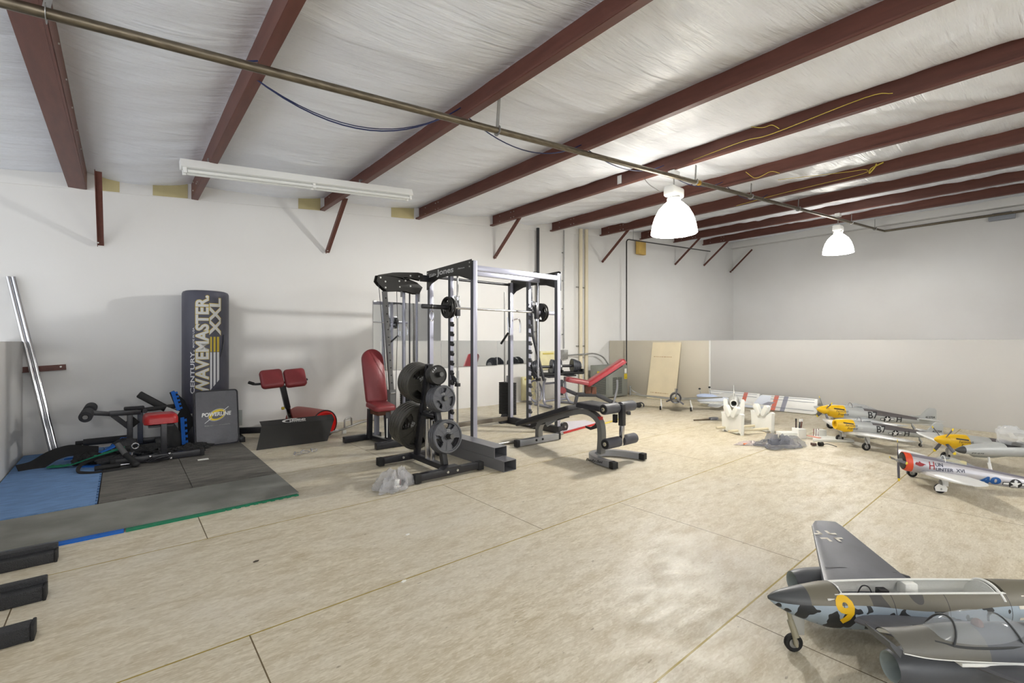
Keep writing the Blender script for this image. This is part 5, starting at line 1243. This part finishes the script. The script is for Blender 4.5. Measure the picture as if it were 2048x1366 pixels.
# ---- radial engined fighter with lettering
P47 = [(-.95, .055, .006, .012), (-.80, .062, .024, .030), (-.55, .085, .046, .052), (-.30, .118, .062, .066), (-.10, .145, .070, .074), (.08, .170, .074, .077), (.16, .182, .076, .078), (.185, .187, .074, .075)]
t = thing('model_radial_fighter', 'silver model fighter with red cowl ring, HUN HUNTER XVI lettering and blue 40', 'model airplane', (5.18, .735, 0), 120)
M_silv = mat('bare_silver_film', (186, 184, 188), .3, .35, var=(5, .05))
q = body(P47, M_silv); q.mats += [mat('orange_red_cowl', (214, 74, 40), .4), mat('olive_glare_panel', (120, 116, 126), .45)]
for f in q.bm.faces:
    c = f.calc_center_median(); zc, hw, hh = interp(P47, c.x)
    if c.x > .135: f.material_index = 1
    elif c.z > zc+hh*.72: f.material_index = 2
fu = q.build('fuselage', t, angle=60)
M_mred = mat('dark_red_marking', (150, 30, 34), .5); M_mblue = mat('blue_marking', (22, 84, 150), .45)
q = B(M_mred); q.text('H', I4, (-.03, .146, .035, .062), bold=.01, depth=0, fn=side(P47, 0)); q.m(mat('dark_blue_marking', (52, 56, 74), .5)); q.text('UN', I4, (.012, .172, .05, .028), depth=0, bold=.02, fn=side(P47, 0)); q.text('UNTER  XVI', I4, (.012, .137, .19, .026), bold=.02, depth=0, fn=side(P47, 0)); q.build('name_lettering', fu)
q = B(M_mblue); q.text('40', I4, (.30, .058, .135, .062), bold=.05, depth=0, fn=side(P47, 0)); q.build('number_marking', fu)
q = B(M_wmk); star(q, side(P47, 0, off=.0015), .525, .073, .040, M_wmk, M_txt); q.build('star_marking', fu)
q = B(M_mred); f_ = side(P47, 0, off=.0015)
pts = [(-.125, .19), (-.115, .2), (-.105, .195), (-.095, .207), (-.085, .195), (-.07, .19), (-.05, .18), (-.065, .178), (-.075, .168), (-.095, .165), (-.11, .172), (-.125, .178)]
vs_ = [q.bm.verts.new(f_(V((x, z, 0)))) for x, z in pts]; c_ = q.bm.verts.new(f_(V((-.092, .184, .001))))
for k in range(len(vs_)): q.face([c_, vs_[k], vs_[(k+1) % len(vs_)]])
q.build('bird_emblem', fu)
q = B(M_txt); q.loft([ring(x, .187, r, r, 28) for x, r in ((.188, .070), (.165, .066), (.165, .002))]); q.build('engine_face', t)
q = B(M_galv); q.loft([ring(x, .187, r, r, 16) for x, r in ((.165, .022), (.20, .018), (.23, .010), (.235, .002))]); q.build('engine_hub', t)
for a in (5, 95, 185, 275): blade(t, (.215, 0, .187), a, .175, M_blade, M_ytip, .024)
wing(t, 1, .04, .60, .08, -.22, -.02, -.16, .105, .165, .045, M_wmk if False else mat('white_wing_top', (222, 222, 220), .38, .1), ell=1, n=12)
wing(t, -1, .04, .60, .08, -.22, -.02, -.16, .105, .165, .045, MATS['white_wing_top'], ell=1, n=12)
for sg in (1, -1):
    lg = gear(t, (.02, sg*.22, .12), (.03, sg*.235, 0), .036, door=M_wmk)
    q = B(M_wmk); q.prism([(-.035, .02), (.035, .02), (.04, .05), (.02, .075), (-.02, .075), (-.04, .05)], .004, Matrix.Translation(V((.03, sg*.235+(.024 if sg > 0 else -.02), 0))) @ frame((0,0,0), (1,0,0), (0,0,1))); q.build('wheel_cover', lg)
q = B(M_glass); q.loft([ring(x, z, w_, h, 20, a0=0, a1=PI, closed=False) for x, z, w_, h in ((-.02, .21, .03, .004), (-.08, .205, .038, .048), (-.16, .19, .038, .05), (-.26, .165, .03, .036), (-.36, .15, .008, .004))], cap=False, close=False); q.build('canopy', t)
B(mat('cockpit_cream', (196, 186, 140), .6)).box((-.16, 0, .205), (.15, .05, .03), bev=.006).build('cockpit_interior', t)
B(M_wmk).tube([(-.09, .038*math.cos(a), .205+.049*math.sin(a)) for a in [k*PI/10 for k in range(11)]], .003, 6).build('windshield_frame', t)
finpiece(t, [(-.72, .08), (-.84, .24), (-.93, .25), (-.97, .2), (-.95, .04)], .012, M_silv)
for sg in (1, -1): wing(t, sg, .01, .22, -.76, -.92, -.84, -.92, .075, .085, .016, M_silv, 'tailplane')

# ---- grey camouflaged twin engine jet in the foreground
def camo_body():
    m = bpy.data.materials.new('camouflage_body'); m.use_nodes = True; nt = m.node_tree; N = nt.nodes; L = nt.links; b = N['Principled BSDF']; b.inputs['Roughness'].default_value = .45
    tc = N.new('ShaderNodeTexCoord'); sp = N.new('ShaderNodeSeparateXYZ'); L.new(tc.outputs['Object'], sp.inputs[0]); x, y, z = sp.outputs
    def mth(op, a, b_=0.0, c=None):
        q = N.new('ShaderNodeMath'); q.operation = op
        for i, v in enumerate((a, b_, c)):
            if v is None: continue
            if isinstance(v, float): q.inputs[i].default_value = v
            else: L.new(v, q.inputs[i])
        return q.outputs[0]
    def nz(scale, sc, d=2.0):
        mp = N.new('ShaderNodeMapping'); mp.inputs['Scale'].default_value = sc; L.new(tc.outputs['Object'], mp.inputs[0])
        n = N.new('ShaderNodeTexNoise'); n.inputs['Scale'].default_value = scale; n.inputs['Detail'].default_value = d; L.new(mp.outputs[0], n.inputs['Vector']); return n.outputs[0]
    def mix(f, a, b_):
        q = N.new('ShaderNodeMix'); q.data_type = 'RGBA'; L.new(f, q.inputs[0])
        for i, v in ((6, a), (7, b_)):
            if isinstance(v, tuple): q.inputs[i].default_value = (*lin(v), 1)
            else: L.new(v, q.inputs[i])
        return q.outputs[2]
    top = mix(mth('GREATER_THAN', nz(4.2, (1, .3, .8)), .53), (112, 107, 92), (72, 70, 66))
    top = mix(mth('GREATER_THAN', x, .315), top, (72, 74, 76))
    und = mix(mth('GREATER_THAN', nz(13.0, (1.5, .5, 1.5), 1.0), .55), (158, 172, 184), (44, 46, 48))
    lvl = mth('MULTIPLY_ADD', mth('SINE', mth('MULTIPLY', x, 11.0)), .008, .203)
    c = mix(mth('GREATER_THAN', z, lvl), und, top)
    # panel lines
    for xx in (.205, .02, -.18, -.415, -.60):
        c = mix(mth('LESS_THAN', mth('ABSOLUTE', mth('SUBTRACT', x, xx)), .0012), c, (40, 40, 40))
    L.new(c, b.inputs['Base Color']); return m
M_camo = camo_body()
M_cgrey = mat('camo_wing_grey', (112, 113, 120), .42, 0, var=(3.2, .1), rgb2=(92, 93, 97))
M_cgreyd = mat('camo_dark_grey', (80, 82, 86), .42, 0, var=(5, .08))
ME = [(-.95, .215, .01, .02), (-.85, .21, .03, .036), (-.62, .195, .062, .066), (-.42, .180, .083, .085), (-.2, .178, .088, .088), (.0, .176, .088, .088), (.205, .176, .079, .083), (.28, .180, .066, .071), (.36, .188, .046, .050), (.42, .197, .024, .027), (.452, .203, .004, .006)]
t = thing('model_twin_jet', 'large grey camouflaged model jet with yellow 9 and open white fuselage in the foreground', 'model airplane', (2.278, .458, 0), 140)
XO0, XO1 = -.41, .205
D = densify(ME, 6)
q = B(M_camo); q.loft([ring(*d, n=48) for d in D if d[0] >= XO1-.004])
fr = q.build('fuselage_nose', t, angle=60)
q = B(M_camo); q.loft([ring(*d, n=48) for d in D if d[0] <= XO1*0+XO0+.02]); ft = q.build('fuselage_tail', t, angle=60)
aL = math.radians(50)
mid_ = [d for d in D if XO0-.01 <= d[0] <= XO1+.02]
q = B(M_camo); q.loft([ring(*d, n=40, a0=aL-2*PI+math.radians(180)-2*aL if False else PI-aL, a1=2*PI+aL, closed=False) for d in mid_], cap=False, close=False)
fm = q.build('fuselage_middle', t, angle=60, keep=False)
q = B(M_wht_foam); q.loft([[V((p.x, p.y*.93, d[1]+(p.z-d[1])*.93)) for p in ring(*d, n=40, a0=PI-aL, a1=2*PI+aL, closed=False)] for d in mid_], cap=False, close=False)
for sg in (1, -1):   # rim along the opening
    P_ = []
    for d in mid_:
        a = ring(*d, n=40, a0=PI-aL, a1=2*PI+aL, closed=False); e = a[-1] if sg > 0 else a[0]; P_.append(e+V((0, -sg*.004, 0)))
    q.strap(P_, .010, .003)
q.box(((XO0+XO1)/2, 0, .155), (XO1-XO0, .14, .012)); sh = q.build('inner_shell', t, angle=60)
for (x, y, z, a, b, c) in ((.17, -.05, .215, .03, .05, .03), (-.13, -.045, .215, .05, .045, .05), (-.27, .03, .185, .05, .04, .04), (.03, .02, .18, .03, .05, .05)):
    B(M_wht_foam).box((x, y, z), (a, b, c), bev=.004).build('foam_block', t)
B(M_txt).box((-.01, -.02, .20), (.035, .03, .05), bev=.003).build('receiver', t)
B(mat('battery_blue', (44, 52, 68), .5)).box((-.09, .01, .195), (.09, .035, .02), bev=.003).build('battery', t)
M_rw = mat('red_wire', (180, 40, 28), .5)
for k in range(3): B(M_rw).tube(smooth([(.14, .02+.012*k, .20), (.08, .03, .215), (.02, .01+.01*k, .205), (-.03, .03, .21), (-.06, .02, .2)], 5), .0035, 6).build('wire', t)
B(M_txt).tube(smooth([(.09, -.02, .2), (.07, -.02, .235), (.05, -.01, .235), (.04, 0, .2)], 5), .0025, 6).build('wire', t)
# rounded cut at the front of the tail section
q = B(M_wht_foam); q.loft([[V((x, .080*math.cos(2*PI*k/32), .180+.081*math.sin(2*PI*k/32))) for k in range(32)] for x in (XO0+.0205, XO0+.024)]); q.build('bulkhead', t)
q = B(M_wht_foam); q.loft([[V((x, .076*math.cos(2*PI*k/32), .176+.079*math.sin(2*PI*k/32))) for k in range(32)] for x in (XO1-.012, XO1-.008)]); q.build('bulkhead', t)
q = B(M_wht_foam); q.tube([V((XO0+.01, .080*math.cos(a), .180+.083*math.sin(a))) for a in [math.radians(k) for k in range(30, 151, 8)]], .006, 8); q.build('tail_rim', t)
# markings
S_ = side(ME, 0, off=.001)
B(MATS['yellow_nose']).text('9', I4, (-.235, .143, .066, .098), bold=.035, depth=0, fn=S_).build('number_nine', fr)
def lcross(q, F, cx, cz, r, w_):
    for sx_ in (-1, 1):
        for sz in (-1, 1):
            for (ax, az, bx, bz) in ((.28, .28, 1, .28+w_), (.28, .28, .28+w_, 1)):
                pts = [(ax, az), (bx, az), (bx, bz), (ax, bz)]
                vs_ = [q.bm.verts.new(F(cx+sx_*r*a, cz+sz*r*b)) for a, b in pts]; q.face(vs_ if sx_*sz > 0 else vs_[::-1])
q = B(mat('cream_marking', (220, 214, 200), .5)); lcross(q, lambda a, b: S_(V((a, b, 0))), .50, .185, .055, .2); q.build('cross_marking', ft)
q = B(M_txt); q.lathe([(.001, 0), (.013, 0), (.018, .002), (.013, .004)], Matrix.Translation(V((.335, .030, .218))) @ RX(-45), 20)
for s_ in (1, -1): q.ell((.335, s_*.030, .216), (.020, .010, .008), 8)
q.build('gun_ports', fr)
q = B(M_white); q.box((.245, .058, .225), (.026, .004, .006)); q.build('white_tab', fr)
for sg in (-1, 1):
    wg = wing(t, sg, .05, .70, .19, -.25, -.165, -.305, .155, .225, .05, M_cgrey, n=14)
    zt = lambda y: .155+(y-.05)/.65*.07+.05*.5*((.44+(.12-.44)*(y-.05)/.65)/.44)+.0012
    q = B(MATS['cream_marking']); lcross(q, lambda a, b: V((a, sg*b, zt(b)-.25*max(0, -.12-a)*.0)), -.145, .53, .055, .26); q.build('cross_marking', wg)
    q = B(M_txt)
    for (x0, y0, x1, y1) in ((-.20, .25, -.235, .66), (.06, .25, -.16, .25), (-.09, .40, -.25, .42), (-.20, .25, -.25, .24)):
        n = 10
        q.strap([V((x0+(x1-x0)*k/n, sg*(y0+(y1-y0)*k/n), zt(y0+(y1-y0)*k/n)-.016*max(0, (-(x0+(x1-x0)*k/n)-.02)/.2))) for k in range(n+1)], .0025, .001)
    q.build('panel_lines', wg)
    # nacelle
    NA = [(-.33, .135, .012, .014), (-.25, .130, .036, .040), (-.10, .125, .056, .060), (.06, .122, .060, .062), (.15, .121, .054, .056), (.195, .121, .044, .046)]
    q = body(NA, M_cgreyd, dens=5); bmesh.ops.delete(q.bm, geom=[f for f in q.bm.faces if len(f.verts) > 4 and f.calc_center_median().x > .15], context='FACES')
    q.m(mat('pale_duct', (150, 160, 158), .5)); q.loft([ring(x, .121, r*.95, r, 36) for x, r in ((.195, .046), (.19, .040), (.05, .036), (.05, .002))], cap=False)
    q.m(M_txt); 
    for v_ in q.bm.verts: v_.co.y += sg*.27
    q.build('engine_nacelle', t, angle=60)
gear(t, (.375, 0, .165), (.36, .012, 0), .034, .022, name='nose_leg', m_=mat('khaki_strut', (150, 144, 122), .5), door=mat('gear_door_grey', (178, 178, 172), .5))
for sg in (1, -1): gear(t, (-.12, sg*.13, .15), (-.12, sg*.16, 0), .034, .024)
finpiece(t, [(-.70, .25), (-.86, .45), (-.97, .46), (-.97, .22)], .016, M_camo)
for sg in (1, -1): wing(t, sg, .01, .26, -.74, -.92, -.84, -.93, .27, .275, .02, M_cgrey, 'tailplane')
# ---- cockpit hatch lying on the wing
t = thing('cockpit_hatch', 'grey fuselage hatch with clear canopy lying on the near wing of the camouflaged jet', 'hatch', (2.278, .458, 0), 140)
HY = .335
HS = [(.285, .262, .050, .050), (.25, .245, .058, .030), (.17, .232, .062, .048), (.05, .226, .066, .070), (-.10, .222, .068, .078), (-.25, .218, .066, .078), (-.45, .214, .060, .074), (-.60, .212, .052, .066)]
q = B(M_cgreyd); q.mats.append(mat('hatch_olive_grey', (100, 98, 90), .45)); D2 = densify(HS[1:], 5)
def hring(x, zc, hw, hh, n=22, s_=1.0): return [V((x, HY+hw*s_*math.cos(PI*k/n), zc+hh*s_*math.sin(PI*k/n))) for k in range(n+1)]
q.loft([hring(*d) for d in D2], cap=False, close=False)
q.m(M_wht_foam); q.loft([hring(*d, s_=.93) for d in D2], cap=False, close=False)
for s_ in (1, -1): q.strap([V((d[0], HY+s_*d[2]*.965, d[1])) for d in D2], .005, .003)
for f in q.bm.faces:
    if f.material_index == 0 and f.calc_center_median().x > -.02: f.material_index = 1
q.build('hatch_shell', t, angle=50)
q = B(M_cgreyd); q.prism([(.25, .25), (.29, .275), (.285, .262), (.255, .225)], .10, Matrix.Translation(V((0, HY+.05, 0))) @ frame((0,0,0), (1,0,0), (0,0,1))); q.build('front_lip', t)
q = B(M_glass); q.loft([hring(*d) for d in densify([(.125, .262, .040, .022), (.07, .262, .050, .062), (.0, .262, .054, .080), (-.07, .262, .052, .076), (-.13, .262, .044, .056), (-.19, .262, .030, .028)], 4)], cap=False, close=False); cn = q.build('canopy', t, angle=60)
M_frame = mat('canopy_frame_grey', (58, 60, 60), .5)
for x, hw, hh in ((.065, .051, .064), (-.095, .050, .068)):
    B(M_frame).tube([V((x+.03*(1-math.sin(PI*k/14))*(1 if x > 0 else -1), HY+(hw+.001)*math.cos(PI*k/14), .262+(hh+.001)*math.sin(PI*k/14))) for k in range(15)], .003, 6).build('canopy_frame', t)
for s_ in (1, -1): B(M_frame).tube(smooth([V((.14, HY+s_*.038, .27)), V((.06, HY+s_*.056, .262)), V((-.08, HY+s_*.056, .262)), V((-.20, HY+s_*.04, .27))], 5), .004, 6).build('canopy_sill', t)
q = B(mat('brown_pilot', (112, 78, 66), .7)); q.ell((-.03, HY, .300), (.016, .015, .019), 8); q.ell((-.035, HY, .268), (.024, .034, .022), 8); q.build('pilot_figure', t)
B(M_wht_foam).box((-.03, HY+.03, .206), (.20, .05, .012), bev=.003).build('foam_strip', t)

# ---- weathered grey radial fighter facing the room
t = thing('model_front_facing_fighter', 'weathered grey model fighter facing the camera before the leaning plywood sheet', 'model airplane', (7.43, 4.40, 0), 211)
M_wth = mat('weathered_grey', (128, 126, 118), .5, .1, var=(7, .16))
FW = [(-.85, .10, .01, .02), (-.5, .15, .045, .055), (-.1, .21, .075, .085), (.15, .235, .09, .092), (.25, .24, .088, .088), (.27, .24, .08, .08)]
body(FW, M_wth).build('fuselage', t, angle=60)
q = B(mat('cowl_dark', (74, 74, 76), .42, .3)); q.loft([ring(x, .24, r, r, 32) for x, r in ((.16, .094), (.25, .096), (.285, .088), (.27, .066), (.22, .06), (.22, .002))]); q.build('cowl', t)
for k in range(9): a = 2*PI*k/9; B(mat('cylinder_grey', (168, 164, 140), .5, .3)).cyl((.24, .025*math.cos(a), .24+.025*math.sin(a)), (.24, .058*math.cos(a), .24+.058*math.sin(a)), .012, n=8).build('engine_cylinder', t)
B(M_ynose).cyl((.24, 0, .24), (.31, 0, .24), .018, .008).build('engine_hub', t)
for a in (-8, 112, 232): blade(t, (.295, 0, .24), a, .19, mat('dark_grey_blade', (84, 84, 88), .4), None, .03)
for sg in (1, -1): wing(t, sg, .05, .76, .10, -.22, .0, -.14, .19, .245, .045, M_wth); gear(t, (.06, sg*.24, .19), (.08, sg*.25, 0), .034, m_=M_wmk, door=M_wmk)
finpiece(t, [(-.65, .14), (-.76, .29), (-.84, .3), (-.86, .1)], .012, M_wth)
# ---- grey jet body with a round nose opening, held in a white foam cradle
t = thing('model_jet', 'pale grey model jet body with a round dark nose opening in the white foam cradle', 'model airplane', (6.78, 3.09, 0), 205)
JB = [(-.60, .34, .02, .03), (-.35, .33, .06, .07), (-.1, .325, .075, .085), (.05, .32, .07, .08), (.13, .316, .052, .055)]
q = body(JB, mat('pale_weathered_grey', (184, 184, 180), .4, .15, var=(9, .08))); bmesh.ops.delete(q.bm, geom=[f for f in q.bm.faces if len(f.verts) > 4 and f.calc_center_median().x > .1], context='FACES')
q.m(M_white); q.loft([ring(x, .316, r, r*1.05, 28) for x, r in ((.13, .053), (.145, .048), (.14, .038), (.0, .034))], cap=False); q.m(M_txt); q.loft([ring(x, .316, r, r, 20) for x, r in ((.001, .034), (.0, .002))]); q.build('fuselage', t, angle=60)
finpiece(t, [(-.02, .40), (-.10, .56), (-.12, .56), (-.16, .38)], .01, MATS['pale_weathered_grey'], 'antenna_fin')
for sg in (1, -1): wing(t, sg, .05, .46, .0, -.3, -.1, -.28, .30, .27, .03, MATS['pale_weathered_grey'])
t = thing('foam_cradle', 'tall white foam cradle with two arms holding the pale grey jet body', 'stand', (6.72, 3.06, 0), 205)
for s_ in (1, -1):
    q = B(M_wht_foam); q.prism([(s_*.02, 0), (s_*.12, 0), (s_*.14, .36), (s_*.125, .38), (s_*.085, .38), (s_*.075, .24), (s_*.02, .19)], .05, Matrix.Translation(V((.02, 0, .0))) @ frame((0,0,0), (0,1,0), (0,0,1)), bev=.006); q.build('cradle_arm', t)
B(M_wht_foam).box((.045, 0, .09), (.05, .06, .18)).build('cradle_base', t)
# ---- foam stand with rods
t = thing('foam_stand', 'white foam plane stand of two notched boards joined by cream rods', 'stand', (6.35, 2.71, 0), -24)
for x in (-.24, .24):
    out_ = [(-.16, 0), (-.16, .03), (-.13, .035), (-.11, .012), (.09, .012), (.11, .035), (.13, .03), (.13, 0), (.17, 0), (.17, .22), (.19, .255), (.15, .265), (.11, .235), (.0, .205), (-.11, .235), (-.15, .275), (-.19, .265), (-.17, .22), (-.17, 0)]
    q = B(M_wht_foam); q.prism(out_, .05, Matrix.Translation(V((x-.025, 0, 0))) @ frame((0,0,0), (0,1,0), (0,0,1)), bev=.005); q.build('stand_board', t)
    for s_ in (1, -1):
        q = B(M_wht_foam); pts = [(.035*math.cos(a), .07+.035*math.sin(a)) for a in [k*PI/8 for k in range(9)]] + [(-.035*math.cos(a), -.03-.035*math.sin(a)) for a in [k*PI/8 for k in range(9)]]
        q.prism(pts, .06, Matrix.Translation(V((x-.045, s_*.055, .265))) @ frame((0,0,0), (0,1,0), (0,0,1)) @ RZ(-s_*32), bev=.006); q.build('cradle_pad', t)
for y in (-.115, .115): B(M_cream_pvc).cyl((-.40, y, .055), (.25, y, .055), .016, n=16).build('rod', t)
# ---- striped white wings and pale biplane by the low wall
M_wwing = mat('white_wing_film', (226, 226, 222), .35, 0, bump=(20, .1)); M_ostr = mat('orange_red_stripe', (206, 112, 92), .45); M_gstr = mat('grey_stripe', (142, 144, 156), .45)
def striped(y0, y1, ln, stripes, label):
    q = B(M_wwing); M = frame((8.62, y1, .01), (0, -1, 0), (.25, 0, 1)); L_ = y1-y0
    q.prism([(0, 0), (L_-.06, 0), (L_-.02, .01), (L_, .04), (L_, ln), (0, ln)], .03, M @ T(0,0,-.03), bev=.008)
    for a, b, m_ in stripes: q.m(m_); q.prism([(a, 0), (b, 0), (b+.05, ln), (a+.05, ln)], .001, M @ T(0,0,.0005))
    q.m(M_gstr)
    for h in (.06, ln-.02, ln*.75): q.bar(M @ V((.0, h, .004)), M @ V((L_*.95, h, .004)), .006, .006)
    tag(q.build('striped_wing', angle=30), label, 'wing', 'white striped wings')
striped(2.60, 3.46, .26, ((.16, .23, M_ostr), (.31, .38, M_gstr)), 'white wing panel with a red and a grey stripe leaning on the low wall')
striped(3.50, 4.42, .27, ((.60, .67, M_ostr),), 'white wing panel with one red stripe behind the foam cradle')
t = thing('model_biplane', 'white model plane body with pale blue nose and tail fin lying by the low wall', 'model airplane', (8.18, 3.98, 0), 95)
WB = [(-.80, .10, .01, .02), (-.5, .11, .03, .045), (-.1, .13, .06, .08), (.2, .14, .065, .085), (.36, .14, .05, .06), (.40, .14, .02, .03)]
body(WB, mat('white_blue_film', (214, 220, 232), .35)).build('fuselage', t, angle=60)
finpiece(t, [(-.55, .13), (-.68, .30), (-.84, .30), (-.80, .08)], .014, MATS['white_blue_film']); finpiece(t, [(-.66, .12), (-.80, .12), (-.90, .20), (-.80, .20)], .012, M_gstr, 'tailplane', y=.02)
wing(t, 1, .04, .30, .15, -.12, .1, -.1, .09, .06, .03, M_wwing); wing(t, -1, .04, .5, .15, -.12, .1, -.1, .20, .24, .03, M_wwing)
for x, z in ((.33, .33), (.15, .37)):
    B(M_galv).tube([(x, .0, .19), (x+.03, 0, z)], .006, 8).build('upright_strut', t); B(M_txt).ell((x+.03, 0, z), (.022, .022, .016), 8).build('black_cap', t)
B(mat('pale_blue_cloth', (190, 204, 232), .5, bump=(12, .6))).ell((.22, 0, .20), (.20, .08, .05), 10).build('blue_wrap', t)
t = thing('brown_rod', 'dark brown rod lying on the floor left of the foam cradle', 'rod', (6.75, 3.55, .012), -25); B(mat('brown_rod', (96, 82, 66), .5)).box((0,0,0), (.30, .018, .018)).build('rod', t)
B(M_gstr).box((.2, 0, .01), (.14, .05, .04), bev=.008).build('grey_block', t)
# ---------------------------------------------------------------- small things on the floor
def bag(loc, rz, r, seed, m_, name, label, cat='plastic bag', n=18, extra=()):
    rnd = random.Random(seed); ph = [rnd.uniform(0, 6.3) for _ in range(6)]; q = B(m_); rings = []
    for i in range(1, n):
        th = PI/2*i/n; row = []
        for k in range(2*n+6):
            a = 2*PI*k/(2*n+6); d = 1+.22*math.sin(3*a+ph[0])+.16*math.sin(5*a+ph[1])+.10*math.sin(9*a+ph[2]+4*th)+rnd.uniform(-.07, .07)
            zz = r[2]*math.cos(th)*(1+.35*math.sin(4*a+ph[3]+3*th)+.3*math.sin(7*a+ph[4])*math.sin(2*th)+rnd.uniform(-.12, .12))
            row.append((r[0]*math.sin(th)*math.cos(a)*d, r[1]*math.sin(th)*math.sin(a)*d, max(.003, zz)))
        rings.append(row)
    q.loft(rings); t = thing(name, label, cat, loc, rz); q.build('film', t, angle=18)
    for (c, s_, rot, mm, nm) in extra: B(mm).box((0,0,0), s_, Matrix.Translation(V(c)) @ RZ(rot) @ RX(8), bev=.003).build(nm, t)
    return t
M_bagc = mat('grey_clear_bag', (205, 205, 208), .15, alpha=.38, bump=(30, .7))
bag((1.72, 3.52, 0), 15, (.20, .10, .115), 3, M_bagc, 'parts_bag', 'clear plastic bag with hardware lying before the plate rack', extra=(((-.03, -.04, .05), (.05, .03, .07), 30, M_wht_foam, 'instruction_leaflet'), ((.02, .0, .05), (.05, .03, .03), 60, M_redb, 'red_packet'), ((.08, .01, .035), (.09, .03, .02), 10, mat('dark_hardware', (70, 68, 72), .5), 'hardware')))
bag((5.72, 2.10, 0), -38, (.25, .14, .105), 8, mat('dark_clear_bag', (150, 152, 162), .15, alpha=.45, bump=(28, .8)), 'parts_bag', 'dark plastic bag of model parts on the floor right of the benches', extra=(((0, 0, .06), (.22, .08, .05), 5, mat('dark_parts', (78, 82, 92), .5), 'model_parts'),))
bag((5.60, 2.35, 0), -38, (.15, .07, .035), 5, mat('pale_clear_bag', (226, 216, 212), .2, alpha=.75, bump=(28, .5)), 'leaflet_bag', 'flat clear bag with orange and white paper beside the dark parts bag', extra=(((-.02, 0, .018), (.18, .05, .012), 8, mat('orange_paper', (222, 120, 60), .5), 'orange_leaflet'), ((.06, -.02, .02), (.1, .04, .012), -12, M_wht_foam, 'white_leaflet')))
# foam tray with felt pens
t = thing('foam_tray', 'white foam box parts with pens standing in one corner on the floor', 'foam tray', (6.5, 1.98, 0), -40)
B(M_wht_foam).box((-.26, .12, .035), (.22, .13, .07), bev=.006).build('tray_end', t)
B(M_wht_foam).box((-.13, .10, .06), (.10, .14, .12), bev=.006).build('pen_block', t)
q = B(M_wht_foam); q.prism([(-.1, -.12), (.36, -.17), (.38, -.10), (.2, .12), (.08, .16), (-.02, .0)], .03, I4, bev=.006); q.build('tray_sheet', t)
B(M_wht_foam).box((.14, .10, .06), (.10, .08, .09), bev=.006).build('tray_block', t)
B(mat('pink_tape', (226, 150, 130), .5)).box((-.02, .0, .036), (.05, .16, .006), RZ(20)).build('pink_strip', t)
for k, (x, y, cl) in enumerate(((-.155, .12, (60, 40, 38)), (-.125, .10, (48, 48, 52)), (-.10, .11, (110, 70, 60)))):
    p = thing('felt_pen', ['dark brown pen standing leftmost in the white foam block', 'black pen standing in the middle of the white foam block', 'reddish brown pen leaning rightmost in the white foam block'][k], 'pen', (0,0,0), 0, 'pens in the foam block'); p.location = t.location; p.rotation_euler = t.rotation_euler
    m_ = mat('pen_%d' % k, cl, .5); B(m_).cyl((x, y, .121), (x+.006*k, y, .20), .008, n=10).build('pen_body', p); B(M_wmk if k else M_txt).cyl((x+.006*k, y, .20), (x+.008*k, y, .235), .009, n=10).build('pen_cap', p)
for k in range(3):
    B(mat('purple_screw', (120, 60, 76), .5)).cyl((.03+.03*k, .07, .03), (.035+.03*k, .07, .12), .004, n=8).build('skewer', t)
t = thing('electronics_bundle', 'small dark motor with wires lying before the white foam tray', 'electronics', (6.12, 1.82, 0), -40)
B(M_iron).cyl((0, 0, .025), (.045, .01, .025), .024, n=16).build('motor', t); B(mat('dark_brown_part', (84, 60, 52), .5)).box((-.05, .02, .02), (.05, .04, .03), bev=.004).build('controller', t)
B(M_txt).tube(smooth([(.045, .01, .02), (.09, -.02, .03), (.14, -.04, .015), (.17, -.05, .006)], 5), .004, 6).build('wire', t)
# floor chips
rnd = random.Random(2); M_chip = mat('dark_chip', (70, 60, 48), .7)
for k, (x, y, m_, l) in enumerate(((1.07, 2.12, M_wht_foam, 'small white crumb on the floor near the bottom left'), (1.35, 2.62, M_wht_foam, 'small pale crumb on the floor left of the middle'), (.55, 2.83, M_chip, 'dark wood chip on the floor before the mats'), (2.92, .62, M_chip, 'dark wood chip on the floor beyond the camouflaged jet'))):
    q = B(m_); q.prism([(0, 0), (.02, .004), (.026, .014), (.01, .018), (-.004, .01)], .004, T(x, y, .0)); tag(q.build('floor_chip'), l, 'chip', 'chips on the floor')
